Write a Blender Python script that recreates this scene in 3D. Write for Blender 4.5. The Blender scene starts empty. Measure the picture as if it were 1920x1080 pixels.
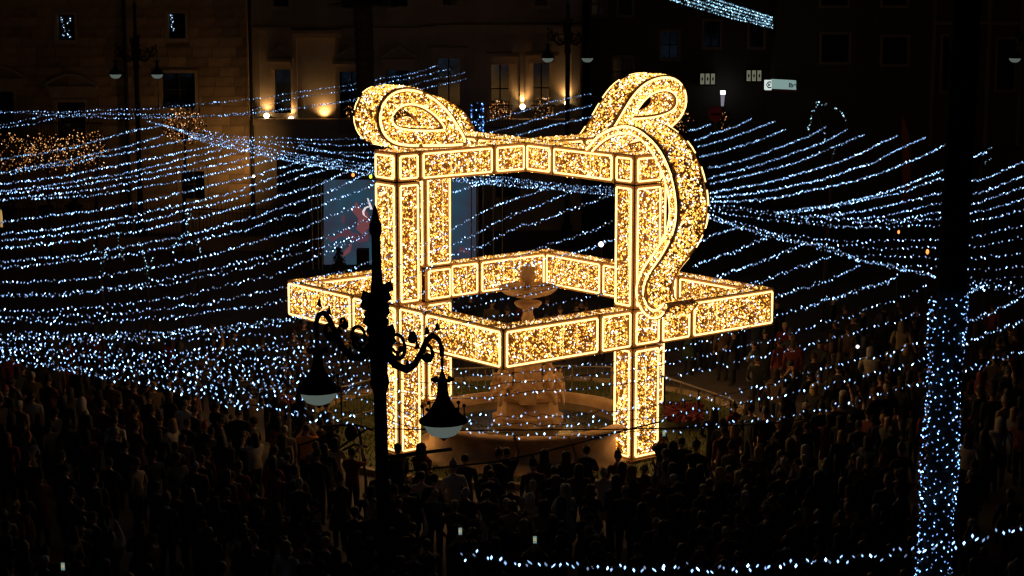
import bpy, bmesh, math, random
import numpy as np
from mathutils import Vector, Matrix, Euler
random.seed(7); RNG = np.random.default_rng(7)
scene = bpy.context.scene
COL = scene.collection
# ------------------------------------------------------------------ camera, night sky, exposure
CAMP = Vector((0.0, -53.23, 12.83)); FPX = 3798.0; PITCH = 0.167; PAN = -0.008
cd = bpy.data.cameras.new('camera'); cam = bpy.data.objects.new('camera', cd); COL.objects.link(cam)
cd.sensor_width = 36.0; cd.lens = FPX / 1920.0 * 36.0; cd.clip_start = 0.5; cd.clip_end = 2000
cam.location = CAMP; cam.rotation_euler = (math.pi / 2 - PITCH, 0, -PAN)
scene.camera = cam
world = bpy.data.worlds.new('World'); scene.world = world; world.use_nodes = True
wn = world.node_tree; bg = wn.nodes['Background']
sky = wn.nodes.new('ShaderNodeTexSky'); sky.sky_type = 'NISHITA'; sky.sun_disc = False
sky.sun_elevation = math.radians(-4); sky.sun_rotation = math.radians(200)
wn.links.new(sky.outputs[0], bg.inputs[0]); bg.inputs[1].default_value = 0.003
scene.view_settings.view_transform = 'Standard'; scene.view_settings.look = 'None'
scene.view_settings.exposure = 0.0; scene.view_settings.gamma = 1.0
scene.view_settings.use_curve_mapping = False
scene.render.engine = 'CYCLES'
scene.cycles.use_denoising = True
scene.cycles.max_bounces = 4; scene.cycles.diffuse_bounces = 2; scene.cycles.glossy_bounces = 2
scene.cycles.sample_clamp_indirect = 4.0
scene.cycles.use_light_tree = True
scene.cycles.pixel_filter_type = 'BLACKMAN_HARRIS'; scene.cycles.filter_width = 1.35

# ------------------------------------------------------------------ rays (for placing things at their real depth)
_r = Vector((math.cos(PAN), -math.sin(PAN), 0))
_f = Vector((math.sin(PAN) * math.cos(PITCH), math.cos(PAN) * math.cos(PITCH), -math.sin(PITCH)))
_u = _r.cross(_f)
def ray(px, py): return (_f + _r * ((px - 960) / FPX) - _u * ((py - 540) / FPX))
def at_z(px, py, z=0.0):
    d = ray(px, py); t = (z - CAMP.z) / d.z; return CAMP + d * t
def at_y(px, py, y):
    d = ray(px, py); t = (y - CAMP.y) / d.y; return CAMP + d * t
def at_plane(px, py, p, n):
    d = ray(px, py); t = (p - CAMP).dot(n) / d.dot(n); return CAMP + d * t

# ------------------------------------------------------------------ materials
def new_mat(name):
    m = bpy.data.materials.new(name); m.use_nodes = True; return m, m.node_tree.nodes, m.node_tree.links
def surf(name, col, rough=0.8, metal=0.0, noise=0.0, scale=4.0, bump=0.0, col2=None):
    m, n, l = new_mat(name); b = n['Principled BSDF']
    b.inputs['Base Color'].default_value = (*col, 1); b.inputs['Roughness'].default_value = rough; b.inputs['Metallic'].default_value = metal
    if noise or col2:
        tc = n.new('ShaderNodeTexCoord'); nz = n.new('ShaderNodeTexNoise'); nz.inputs['Scale'].default_value = scale; nz.inputs['Detail'].default_value = 6
        l.new(tc.outputs['Object'], nz.inputs['Vector'])
        cr = n.new('ShaderNodeValToRGB'); c2 = col2 or tuple(c * (1 - noise) for c in col)
        cr.color_ramp.elements[0].position = 0.3; cr.color_ramp.elements[1].position = 0.7
        cr.color_ramp.elements[0].color = (*c2, 1); cr.color_ramp.elements[1].color = (*col, 1)
        l.new(nz.outputs[0], cr.inputs[0]); l.new(cr.outputs[0], b.inputs['Base Color'])
        if bump:
            bp = n.new('ShaderNodeBump'); bp.inputs['Strength'].default_value = bump; bp.inputs['Distance'].default_value = 0.03
            l.new(nz.outputs[0], bp.inputs['Height']); l.new(bp.outputs[0], b.inputs['Normal'])
    return m
def objcol(name, rough=0.85, gain=1.0):
    m, n, l = new_mat(name); b = n['Principled BSDF']; b.inputs['Roughness'].default_value = rough
    oi = n.new('ShaderNodeObjectInfo'); nz = n.new('ShaderNodeTexNoise'); nz.inputs['Scale'].default_value = 9
    mr = n.new('ShaderNodeMapRange'); mr.inputs[3].default_value = 0.65 * gain; mr.inputs[4].default_value = 1.15 * gain
    tc = n.new('ShaderNodeTexCoord'); l.new(tc.outputs['Object'], nz.inputs['Vector']); l.new(nz.outputs[0], mr.inputs[0])
    mx = n.new('ShaderNodeVectorMath'); mx.operation = 'SCALE'
    l.new(oi.outputs['Color'], mx.inputs[0]); l.new(mr.outputs[0], mx.inputs['Scale']); l.new(mx.outputs[0], b.inputs['Base Color'])
    return m
def emis(name, col, s, sample=True):
    m, n, l = new_mat(name); n.remove(n['Principled BSDF']); e = n.new('ShaderNodeEmission')
    e.inputs[0].default_value = (*col, 1); e.inputs[1].default_value = s
    l.new(e.outputs[0], n['Material Output'].inputs[0])
    m.cycles.emission_sampling = 'AUTO' if sample else 'NONE'
    return m
def glow_attr(name, sample, gain=1.0):
    m, n, l = new_mat(name); n.remove(n['Principled BSDF']); e = n.new('ShaderNodeEmission'); a = n.new('ShaderNodeAttribute'); a.attribute_name = 'glow'
    l.new(a.outputs['Color'], e.inputs[0]); e.inputs[1].default_value = gain
    l.new(e.outputs[0], n['Material Output'].inputs[0]); m.cycles.emission_sampling = 'AUTO' if sample else 'NONE'
    return m
M = dict(
    tube=emis('warm_light_tube', (1.0, 0.60, 0.20), 3.0, True),
    gold_bulb=glow_attr('gold_bulbs', True, 1.35), cold_bulb=glow_attr('cold_bulbs', False),
    frame=surf('gold_painted_frame', (0.55, 0.30, 0.12), 0.6, 0.1, 0.2, 6),
    backing=surf('gold_tinsel_mesh', (0.48, 0.23, 0.065), 0.5, 0.2, 0, 24, 0.8, (0.07, 0.03, 0.009)),
    wire=surf('dark_cable', (0.02, 0.02, 0.02), 0.7),
    iron=surf('black_cast_iron', (0.012, 0.012, 0.012), 0.75, 0.0, 0.4, 8),
    globe=emis('opal_lamp_globe', (0.08, 0.10, 0.088), 1.0, False),
    paving=surf('plaza_paving', (0.16, 0.13, 0.11), 0.8, 0, 0.4, 0.6),
    stone=surf('fountain_stone', (0.70, 0.46, 0.26), 0.7, 0, 0.5, 2.2, 0.45, (0.36, 0.22, 0.12)),
    water=surf('fountain_water', (0.05, 0.05, 0.04), 0.12),
    sandstone=surf('sandstone_ashlar', (0.42, 0.28, 0.15), 0.9, 0, 0.45, 1.3, 0.35),
    joint=surf('sandstone_mortar', (0.28, 0.19, 0.10), 0.95),
    trim=surf('pale_stone_trim', (0.38, 0.28, 0.18), 0.85, 0, 0.25, 2.5, 0.2),
    plaster=surf('ochre_plaster', (0.34, 0.27, 0.19), 0.92, 0, 0.35, 0.8, 0.1),
    darkwall=surf('dark_render_wall', (0.12, 0.11, 0.09), 0.92, 0, 0.3, 0.5),
    glass=surf('dark_window_glass', (0.01, 0.012, 0.015), 0.08),
    shutter=surf('dark_wood_shutter', (0.03, 0.02, 0.015), 0.7),
    trunk=surf('palm_trunk_bark', (0.06, 0.045, 0.03), 0.95, 0, 0.5, 5, 0.6),
    leaf=surf('dark_leaves', (0.035, 0.05, 0.02), 0.8, 0, 0.5, 3),
    grass=surf('lawn_grass', (0.10, 0.11, 0.03), 0.95, 0, 0.5, 3.0),
    red=surf('red_petals', (0.14, 0.008, 0.01), 0.7), steel=surf('galvanised_rail', (0.24, 0.20, 0.16), 0.45, 0.5),
    black=surf('matt_black', (0.01, 0.01, 0.01), 0.9), truss=surf('brass_truss', (0.45, 0.33, 0.16), 0.5, 0.4),
    coat=objcol('coat_cloth', 0.85, 1.5), hair=objcol('hair_strands', 0.6), skin=surf('skin', (0.42, 0.25, 0.17), 0.6),
    trousers=surf('dark_trousers', (0.02, 0.02, 0.026), 0.9), shoe=surf('dark_shoes', (0.015, 0.012, 0.01), 0.6), eye=surf('eye_dark', (0.01, 0.01, 0.01), 0.3),
    flood=emis('floodlight_lens', (1.0, 0.70, 0.35), 12, False), white_lamp=emis('white_lamp', (0.85, 0.85, 1.0), 3.0, False),
    lamp_tail=emis('lamp_diffuser', (0.35, 0.33, 0.40), 0.55, False), ember=emis('small_orange_flame', (1.0, 0.25, 0.05), 2.5, False),
    greenlamp=emis('small_yellow_lamp', (0.7, 0.9, 0.05), 2.0, False),
    screen=None, pink=emis('screen_pink', (0.16, 0.05, 0.058), 1.0, False), pink2=emis('screen_pink_dark', (0.085, 0.035, 0.05), 1.0, False),
    curl=emis('screen_white', (0.75, 0.70, 0.75), 1.0, False), sign=emis('sign_face', (0.20, 0.30, 0.28), 1.0, False), signw=emis('sign_face_white', (0.62, 0.72, 0.68), 1.0, False),
    poster=emis('lit_poster', (0.13, 0.13, 0.09), 1.0, False), ink=surf('dark_print', (0.01, 0.03, 0.03), 0.8), phone=emis('phone_screen', (0.14, 0.22, 0.20), 1.0, False),
    redsign=emis('red_sign_face', (0.012, 0.001, 0.001), 1.0, False), banner=surf('rust_orange_cloth', (0.35, 0.09, 0.02), 0.9),
)
m, n, l = new_mat('screen_picture'); n.remove(n['Principled BSDF']); e = n.new('ShaderNodeEmission'); nz = n.new('ShaderNodeTexNoise'); nz.inputs['Scale'].default_value = 0.9
cr = n.new('ShaderNodeValToRGB'); cr.color_ramp.elements[0].position = .35; cr.color_ramp.elements[1].position = .65
cr.color_ramp.elements[0].color = (0.030, 0.030, 0.050, 1); cr.color_ramp.elements[1].color = (0.020, 0.055, 0.085, 1)
tc = n.new('ShaderNodeTexCoord'); l.new(tc.outputs['Object'], nz.inputs['Vector']); l.new(nz.outputs[0], cr.inputs[0]); l.new(cr.outputs[0], e.inputs[0]); l.new(e.outputs[0], n['Material Output'].inputs[0])
m.cycles.emission_sampling = 'NONE'; M['screen'] = m
_n, _l = M['sandstone'].node_tree.nodes, M['sandstone'].node_tree.links; _b = _n['Principled BSDF']; _src = _b.inputs['Base Color'].links[0].from_socket
_oi = _n.new('ShaderNodeObjectInfo'); _mr = _n.new('ShaderNodeMapRange'); _mr.inputs[3].default_value = .62; _mr.inputs[4].default_value = 1.1; _l.new(_oi.outputs['Random'], _mr.inputs[0])
_vm = _n.new('ShaderNodeVectorMath'); _vm.operation = 'SCALE'; _l.new(_src, _vm.inputs[0]); _l.new(_mr.outputs[0], _vm.inputs['Scale']); _l.new(_vm.outputs[0], _b.inputs['Base Color'])

# ------------------------------------------------------------------ building helpers
def tag(o, label=None, cat=None, group=None, kind=None):
    if label: o['label'] = label
    if cat: o['category'] = cat
    if group: o['group'] = group
    if kind: o['kind'] = kind
    return o
def empty(name, loc=(0, 0, 0), rz=0):
    o = bpy.data.objects.new(name, None); o.location = loc; o.rotation_euler = (0, 0, rz); o.empty_display_size = 0.2; COL.objects.link(o); return o
class MB:
    def __init__(s): s.v = []; s.f = []; s.m = []
    def add(s, vs, fs, mi=0):
        b = len(s.v); s.v += [tuple(p) for p in vs]; s.f += [tuple(i + b for i in f) for f in fs]; s.m += [mi] * len(fs); return s
    def box(s, lo, hi, mi=0):
        x0, y0, z0 = lo; x1, y1, z1 = hi
        return s.add([(x0, y0, z0), (x1, y0, z0), (x1, y1, z0), (x0, y1, z0), (x0, y0, z1), (x1, y0, z1), (x1, y1, z1), (x0, y1, z1)],
                     [(0, 3, 2, 1), (4, 5, 6, 7), (0, 1, 5, 4), (1, 2, 6, 5), (2, 3, 7, 6), (3, 0, 4, 7)], mi)
    def obox(s, o, ax, ay, az, mi=0):   # oriented box: corner o, edge vectors
        o = Vector(o); c = [o, o + ax, o + ax + ay, o + ay, o + az, o + ax + az, o + ax + ay + az, o + ay + az]
        return s.add(c, [(0, 3, 2, 1), (4, 5, 6, 7), (0, 1, 5, 4), (1, 2, 6, 5), (2, 3, 7, 6), (3, 0, 4, 7)], mi)
    def tube(s, pts, r, n=6, mi=0, closed=False, cap=True):
        pts = [Vector(p) for p in pts]; N = len(pts); b = len(s.v); rr = r if isinstance(r, (list, tuple)) else [r] * N
        for i, p in enumerate(pts):
            if closed: t = pts[(i + 1) % N] - pts[i - 1]
            else: t = pts[min(i + 1, N - 1)] - pts[max(i - 1, 0)]
            t = t.normalized() if t.length > 1e-9 else Vector((0, 0, 1))
            up = Vector((0, 0, 1)) if abs(t.z) < 0.9 else Vector((0, 1, 0))
            a = t.cross(up).normalized(); c = a.cross(t)
            for k in range(n):
                an = 2 * math.pi * k / n; s.v.append(tuple(p + (a * math.cos(an) + c * math.sin(an)) * rr[i]))
        for i in range(N if closed else N - 1):
            j = (i + 1) % N
            for k in range(n):
                k2 = (k + 1) % n; s.f.append((b + i * n + k, b + i * n + k2, b + j * n + k2, b + j * n + k)); s.m.append(mi)
        if cap and not closed:
            s.f.append(tuple(b + k for k in range(n))[::-1]); s.m.append(mi); s.f.append(tuple(b + (N - 1) * n + k for k in range(n))); s.m.append(mi)
        return s
    def lathe(s, prof, n=20, c=(0, 0, 0), mi=0, sx=1.0, sy=1.0):
        b = len(s.v)
        for r, z in prof:
            for k in range(n):
                an = 2 * math.pi * k / n; s.v.append((c[0] + r * sx * math.cos(an), c[1] + r * sy * math.sin(an), c[2] + z))
        for i in range(len(prof) - 1):
            for k in range(n):
                k2 = (k + 1) % n; s.f.append((b + i * n + k, b + i * n + k2, b + (i + 1) * n + k2, b + (i + 1) * n + k)); s.m.append(mi)
        return s
    def ball(s, c, r, n=8, mi=0, sz=1.0):
        return s.lathe([(max(1e-4, r * math.sin(math.pi * i / n)), -r * sz * math.cos(math.pi * i / n)) for i in range(n + 1)], n + 2, c, mi)
    def mesh(s, name, mats, smooth=False):
        me = bpy.data.meshes.new(name); me.from_pydata(s.v, [], s.f)
        for mm in (mats if isinstance(mats, (list, tuple)) else [mats]): me.materials.append(mm)
        me.polygons.foreach_set('material_index', s.m)
        if smooth: me.polygons.foreach_set('use_smooth', [True] * len(s.f))
        me.update(); return me
    def build(s, name, mats, parent=None, smooth=False):
        o = bpy.data.objects.new(name, s.mesh(name, mats, smooth)); COL.objects.link(o)
        if parent is not None: o.parent = parent
        return o
OCT = np.array([(1, 0, 0), (-1, 0, 0), (0, 1, 0), (0, -1, 0), (0, 0, 1), (0, 0, -1)], float)
OCF = np.array([(0, 2, 4), (2, 1, 4), (1, 3, 4), (3, 0, 4), (2, 0, 5), (1, 2, 5), (3, 1, 5), (0, 3, 5)])
def bulbs(name, P, R, Ccol, mat, parent=None, stretch=1.4, kind='stuff', tilt=0.5):
    """small lit LED bodies, one mesh; P (N,3), R (N,), colour (N,3) = what each one gives off"""
    P = np.asarray(P, float); N = len(P); R = np.asarray(R, float); Ccol = np.asarray(Ccol, float)
    V = OCT[None] * R[:, None, None]; V = np.repeat(V, 1, 0); V[:, :, 2] *= stretch
    a = RNG.normal(0, tilt, N); sh = V[:, :, 2] * np.sin(a)[:, None]; V[:, :, 0] += sh
    V = (V + P[:, None]).reshape(-1, 3); F = (OCF[None] + (np.arange(N) * 6)[:, None, None]).reshape(-1, 3)
    me = bpy.data.meshes.new(name); me.vertices.add(len(V)); me.vertices.foreach_set('co', V.ravel())
    me.loops.add(F.size); me.loops.foreach_set('vertex_index', F.ravel().astype(np.int32))
    me.polygons.add(len(F)); me.polygons.foreach_set('loop_start', np.arange(0, F.size, 3, dtype=np.int32)); me.polygons.foreach_set('loop_total', np.full(len(F), 3, np.int32))
    me.update(calc_edges=True)
    at = me.attributes.new('glow', 'FLOAT_COLOR', 'POINT'); cc = np.ones((N, 6, 4)); cc[:, :, :3] = Ccol[:, None]
    at.data.foreach_set('color', cc.ravel()); me.materials.append(mat)
    o = bpy.data.objects.new(name, me); COL.objects.link(o)
    if parent is not None: o.parent = parent
    if kind: o['kind'] = kind
    return o
GOLDS = np.array([(4.0, 2.9, 1.6), (2.6, 1.35, 0.25), (1.3, 0.55, 0.07), (0.36, 0.13, 0.02), (1.5, 1.45, 1.6), (0.12, 0.04, 0.006), (1.5, 0.62, 0.05)])
def gold_cols(N, bright=1.0):
    w = np.array([.12, .24, .24, .13, .05, .08, .14])
    return GOLDS[RNG.choice(7, N, p=w / w.sum())] * RNG.uniform(.7, 1.25, (N, 1)) * bright
COLDS = np.array([(3.0, 4.6, 6.5), (1.0, 1.6, 2.5), (0.40, 0.58, 0.85), (0.20, 0.24, 0.33)])
def cold_cols(N, bright=1.0):
    w = np.array([.17, .33, .28, .22])
    return COLDS[RNG.choice(4, N, p=w)] * RNG.uniform(.7, 1.3, (N, 1)) * bright

# ------------------------------------------------------------------ the ground
g = MB(); g.add([(-400, -60, 0), (400, -60, 0), (400, 500, 0), (-400, 500, 0)], [(0, 1, 2, 3)])
tag(g.build('ground', M['paving']), kind='structure')

# ------------------------------------------------------------------ the gift-box light sculpture
S = 1.07; TH = 0.875
U = Vector((math.cos(TH), -math.sin(TH), 0)); V = Vector((-math.sin(TH), -math.cos(TH), 0)); Z = Vector((0, 0, 1))
def X(u, v, z): return U * u + V * v + Z * z
A = 4.3 * S; T = 0.51 * S; Hh = 0.44 * S; DP = 0.671 * S; AO = A + 0.03; Z1 = 2.791 * S; Z2 = 3.699 * S; ZB = 6.594 * S; ZT = 7.287 * S
gift = empty('light_sculpture', (0, 0, 0))
tag(gift, 'giant glowing gold ribbon-and-bow frame of a gift box around the fountain', 'light sculpture')
def quadgrid(o, ex, ey, W, H, n, mb, mi): mb.add([o, o + ex * W, o + ex * W + ey * H, o + ey * H], [(0, 1, 2, 3)], mi)
def panel(name, o, ex, ey, W, H, n, rope=True, dens=430, streaks=True, bright=1.0):
    """one lit panel: bar frame, mesh backing set back, a light tube round it, the little lights in it"""
    b = 0.04; mb = MB(); o = Vector(o)
    mb.obox(o - n * 0.05, ex * W, ey * b, n * 0.06); mb.obox(o + ey * (H - b) - n * 0.05, ex * W, ey * b, n * 0.06)
    mb.obox(o + ey * b - n * 0.05, ex * b, ey * (H - 2 * b), n * 0.058); mb.obox(o + ex * (W - b) + ey * b - n * 0.05, ex * b, ey * (H - 2 * b), n * 0.058)
    quadgrid(o + ex * b + ey * b - n * 0.045, ex, ey, W - 2 * b, H - 2 * b, n, mb, 1)
    p = mb.build(name, [M['frame'], M['backing']], gift)
    iw = 0.074
    if rope and W > 0.3 and H > 0.3:
        c = [o + ex * iw + ey * iw, o + ex * (W - iw) + ey * iw, o + ex * (W - iw) + ey * (H - iw), o + ex * iw + ey * (H - iw)]
        c = [q + n * 0.03 for q in c]; pts = []
        for i in range(4):
            a_, b_ = c[i], c[(i + 1) % 4]; d = (b_ - a_).normalized(); pts += [a_ + d * 0.018, b_ - d * 0.018]
        MB().tube(pts, 0.025, 6, closed=True).build('light_tube', M['tube'], p)
    mg = .11 if rope else .06; Ww, Hw = max(.1, W - 2 * mg), max(.1, H - 2 * mg); N = int(Ww * Hw * dens)
    q = RNG.uniform(0, 1, (N, 2)); P = np.array(o)[None] + np.outer(mg + q[:, 0] * Ww, ex) + np.outer(mg + q[:, 1] * Hw, ey) + np.outer(RNG.uniform(-0.035, 0.02, N), n)
    C = gold_cols(N, bright); R = RNG.choice([0.012, 0.017, 0.023], N, p=[.4, .4, .2])
    if streaks and H > 0.6:
        for k in range(max(1, int(W / 0.45))):
            xs = RNG.uniform(0.2, 0.8) * W; L = RNG.uniform(0.25, 0.8) * H; y0 = RNG.uniform(0.05, H - L)
            m_ = int(L / 0.035); yy = y0 + np.linspace(0, L, m_)
            P = np.vstack([P, np.array(o)[None] + np.outer(xs + RNG.normal(0, .008, m_), ex) + np.outer(yy, ey) + np.outer(np.full(m_, -.01), n)])
            C = np.vstack([C, np.tile((2.2, 1.35, 0.45), (m_, 1)) * RNG.uniform(.25, 1.1, (m_, 1))]); R = np.concatenate([R, np.full(m_, .016)])
    bulbs('glitter_lights', P, R, C, M['gold_bulb'], p)
    return p
# the wide square ring (outer, inner, top and under sides); five panels to a side
segs = [(-A, -Hh - 1.02 * S), (-Hh - 1.02 * S, -Hh), (-Hh, Hh), (Hh, Hh + 1.02 * S), (Hh + 1.02 * S, A)]
I = A - T
for side in range(4):
    if side == 0: P_ = lambda s, d, z: X(s, d, z); D_ = U; N_ = V
    if side == 1: P_ = lambda s, d, z: X(d, -s, z); D_ = -V; N_ = U
    if side == 2: P_ = lambda s, d, z: X(-s, -d, z); D_ = -U; N_ = -V
    if side == 3: P_ = lambda s, d, z: X(-d, s, z); D_ = V; N_ = -U
    for k, (s0, s1) in enumerate(segs):
        g_ = 0.02
        if k != 2: panel('ring_panel', P_(s0 + g_, A, Z1), D_, Z, s1 - s0 - 2 * g_, Z2 - Z1, N_)
        i0, i1 = max(s0, -I), min(s1, I)
        if k != 2: panel('ring_panel', P_(i1 - g_, I, Z1), -D_, Z, i1 - i0 - 2 * g_, Z2 - Z1, -N_)
        if k != 2:
            panel('ring_top_panel', P_(i0 + g_, A, Z2), D_, -N_, i1 - i0 - 2 * g_, T, Z, rope=False, dens=300, streaks=False, bright=.55)
            panel('ring_underside_panel', P_(i0 + g_, I, Z1), D_, N_, i1 - i0 - 2 * g_, T, -Z, rope=False, dens=150, streaks=False, bright=3.2)
    panel('ring_corner_panel', P_(I, A, Z2), D_, -N_, T, T, Z, rope=False, dens=300, streaks=False, bright=.55)
    # column of this side
    dirs = [(P_(-Hh, AO, 0), D_, 2 * Hh, N_), (P_(Hh, AO, 0), -N_, DP, D_), (P_(Hh, AO - DP, 0), -D_, 2 * Hh, -N_), (P_(-Hh, AO - DP, 0), N_, DP, -D_)]
    zs = [(0.12, Z1), (Z1, Z2), (Z2, ZB), (ZB, ZT)]
    for fi, (o, ex, W, nn) in enumerate(dirs):
        for zi, (za, zb_) in enumerate(zs):
            if zi == 1 and fi in (1, 3): continue
            if zi == 3 and fi == 2: continue
            panel('column_panel', o + Z * (za + .02) + ex * .02, ex, Z, W - .04, zb_ - za - .04, nn, bright=1.1)
    # beam arm of this side, from the column to the crossing
    L0, L1 = Hh, AO - DP; sm = 1.0 * S
    for (s0, s1) in ((L0, L0 + sm), (L0 + sm, L1)):
        panel('beam_panel', P_(Hh, s1 - .02, ZB), -N_, Z, s1 - s0 - .04, ZT - ZB, D_)
        panel('beam_panel', P_(-Hh, s0 + .02, ZB), N_, Z, s1 - s0 - .04, ZT - ZB, -D_)
        panel('beam_top_panel', P_(-Hh, s1 - .02, ZT), D_, -N_, 2 * Hh, s1 - s0 - .04, Z, rope=False, dens=300, streaks=False, bright=.6)
        panel('beam_underside_panel', P_(-Hh, s0 + .02, ZB), D_, N_, 2 * Hh, s1 - s0 - .04, -Z, rope=False, dens=150, streaks=False, bright=3.2)
    panel('column_top_panel', P_(-Hh, AO, ZT), D_, -N_, 2 * Hh, DP, Z, rope=False, dens=300, streaks=False, bright=.6)
    MB().obox(P_(-Hh - .06, AO + .06, 0.0), D_ * (2 * Hh + .12), -N_ * (DP + .12), Z * .12).build('base_plate', M['frame'], gift)
panel('crossing_panel', X(-Hh, Hh, ZT), U, -V, 2 * Hh, 2 * Hh, Z, rope=False, dens=300, streaks=False, bright=.6)
# ribbon loops and tail: closed or open bands whose edge faces carry light tubes
def ribbon(name, outer, inner, p0, n, width, back, closed=True, tube_w=0.029):
    """outer/inner: matching outlines on the plane through p0 with normal n (towards the viewer's side); the band runs back by width"""
    Po = [at_plane(x, y, p0, n) for x, y in outer]; Pi = [at_plane(x, y, p0, n) for x, y in inner]
    def resample(P, m):
        P = [Vector(p) for p in P] + ([Vector(P[0])] if closed else []); d = [0]
        for a_, b_ in zip(P, P[1:]): d.append(d[-1] + (b_ - a_).length)
        out = []
        for k in range(m):
            s = d[-1] * k / (m if closed else m - 1); j = 0
            while j < len(d) - 2 and d[j + 1] < s: j += 1
            t = (s - d[j]) / max(1e-9, d[j + 1] - d[j]); out.append(P[j].lerp(P[j + 1], t))
        # light smoothing
        for _ in range(2):
            q = list(out)
            for k in range(m):
                if closed or 0 < k < m - 1: q[k] = out[k] * .5 + (out[(k - 1) % m] + out[(k + 1) % m]) * .25
            out = q
        return out
    m = 44; Po = resample(Po, m); Pi = resample(Pi, m); bk = back * width
    mb = MB(); vs = [p for p in Po] + [p for p in Pi] + [p + bk for p in Po] + [p + bk for p in Pi]; fs = []
    cnt = m if closed else m - 1
    for k in range(cnt):
        j = (k + 1) % m
        fs += [(k, j, m + j, m + k), (2 * m + k, 3 * m + k, 3 * m + j, 2 * m + j), (k, 2 * m + k, 2 * m + j, j), (m + k, m + j, 3 * m + j, 3 * m + k)]
    if not closed: fs += [(0, m, 3 * m, 2 * m), (m - 1, 3 * m - 1, 4 * m - 1, 2 * m - 1)]
    mb.add(vs, fs, 0); part = mb.build(name, M['backing'], gift)
    en = MB()
    for P in (Po, Pi):
        for q in (Vector((0, 0, 0)), bk):
            sgn = -1 if q.length > 0 else 1
            en.tube([p + q + (n if q.length == 0 else -n) * .012 for p in P], 0.034, 5, closed=closed)
    en.build('edge_rail', M['frame'], part)
    ctr = sum(Po, Vector()) / m
    def ins(P, Q, s): return [p.lerp(q, s) for p, q in zip(P, Q)]
    off = n * 0.035 if n.dot(CAMP - p0) > 0 else -n * .035
    for s_, tw in ((0.10, tube_w * 1.12), (0.93, tube_w)):
        for o_ in (off, bk - off):
            if o_ != off and s_ < .5: s_ = -.06
            pts = [p + o_ for p in ins(Po, Pi, s_)]
            # tube comes in lengths with small gaps
            k = 0; bk_ = o_ != off; tw = .024 if bk_ else tw
            while k < m - 1:
                tb = MB(); e_ = min(m - 1, k + (random.choice((2, 3, 4)) if bk_ else random.choice((9, 12, 15)))); tb.tube(pts[k:e_ + 1] if e_ - k >= 1 else pts[k:k + 2], tw, 5); tb.build('light_tube', M['tube'], part); k = e_ + (random.choice((1, 2)) if bk_ else (0 if random.random() < .8 else 1))
    # lights over rims and over both broad faces
    PP = []; 
    def scatter(a_, b_, c_, d_, dens, no, t0=.0):
        ar = ((b_ - a_).cross(d_ - a_)).length; k_ = RNG.poisson(ar * dens)
        for _ in range(k_):
            s, t = random.random(), t0 + (1 - 1.6 * t0) * random.random(); p = a_.lerp(b_, s).lerp(d_.lerp(c_, s), t); PP.append(p + no * random.uniform(-.005, .045))
    for k in range(cnt):
        j = (k + 1) % m; mid = (Po[k] + Pi[k]) * .5
        scatter(Po[k], Po[j], Pi[j], Pi[k], 380, off.normalized(), .16); scatter(Po[k] + bk, Po[j] + bk, Pi[j] + bk, Pi[k] + bk, 210, -off.normalized())
        oo = (Po[k] - mid).normalized(); scatter(Po[k], Po[j], Po[j] + bk, Po[k] + bk, 420, oo, .085); scatter(Pi[k], Pi[j], Pi[j] + bk, Pi[k] + bk, 330, -oo, .085)
    PP = np.array([tuple(p) for p in PP]); bulbs('glitter_lights', PP, RNG.choice([0.013, 0.019, 0.026], len(PP), p=[.4, .4, .2]), gold_cols(len(PP), .95), M['gold_bulb'], part)
    return part
ribbon('bow_loop', [(880, 273), (864, 243), (840, 206), (811, 180), (776, 165), (748, 165), (724, 177), (709, 203), (707, 232), (716, 256), (735, 272), (765, 276), (810, 276), (850, 275)],
       [(832, 241), (822, 226), (810, 214), (793, 203), (775, 197), (758, 198), (744, 206), (735, 217), (734, 227), (738, 234), (748, 239), (770, 242), (795, 243), (815, 243)], X(Hh, 0, 0), U, 2 * Hh, -U)
ribbon('bow_loop', [(1118, 279), (1136, 255), (1153, 229), (1169, 200), (1187, 172), (1206, 154), (1231, 143), (1253, 141), (1273, 149), (1284, 164), (1289, 187), (1284, 209), (1272, 228), (1250, 247), (1215, 262), (1165, 274)],
       [(1184, 219), (1188, 214), (1195, 205), (1200, 198), (1208, 188), (1218, 179), (1230, 173), (1247, 170), (1260, 174), (1266, 182), (1268, 190), (1265, 200), (1257, 207), (1242, 213), (1222, 217), (1200, 219)], X(Hh, 0, 0), U, 2 * Hh, -U)
tailA = [(1100, 280), (1118, 257), (1140, 243), (1167, 234), (1190, 236), (1215, 252), (1236, 272), (1250, 295), (1262, 325), (1270, 360), (1273, 395), (1270, 430), (1256, 459), (1242, 484), (1221, 508), (1207, 534), (1206, 559), (1217, 579), (1230, 586), (1242, 576), (1246, 568)]
tailB = [(1113, 284), (1128, 268), (1147, 256), (1168, 249), (1188, 251), (1207, 263), (1223, 282), (1235, 305), (1246, 332), (1255, 364), (1259, 396), (1255, 425), (1244, 451), (1230, 472), (1208, 498), (1193, 530), (1191, 558), (1202, 584), (1222, 601), (1241, 598), (1255, 576)]
ribbon('ribbon_tail', tailA, tailB, X(0, Hh, 0), V, 2 * Hh, -V, closed=False)
ribbon('bow_loop', [(893, 246), (872, 212), (846, 192), (815, 180), (785, 182), (762, 200), (755, 228), (768, 252), (810, 262), (850, 262)],
       [(850, 240), (843, 228), (832, 220), (815, 213), (800, 214), (790, 222), (788, 232), (794, 241), (812, 246), (832, 246)], X(0, -Hh, 0), V, 2 * Hh, V)

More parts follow.
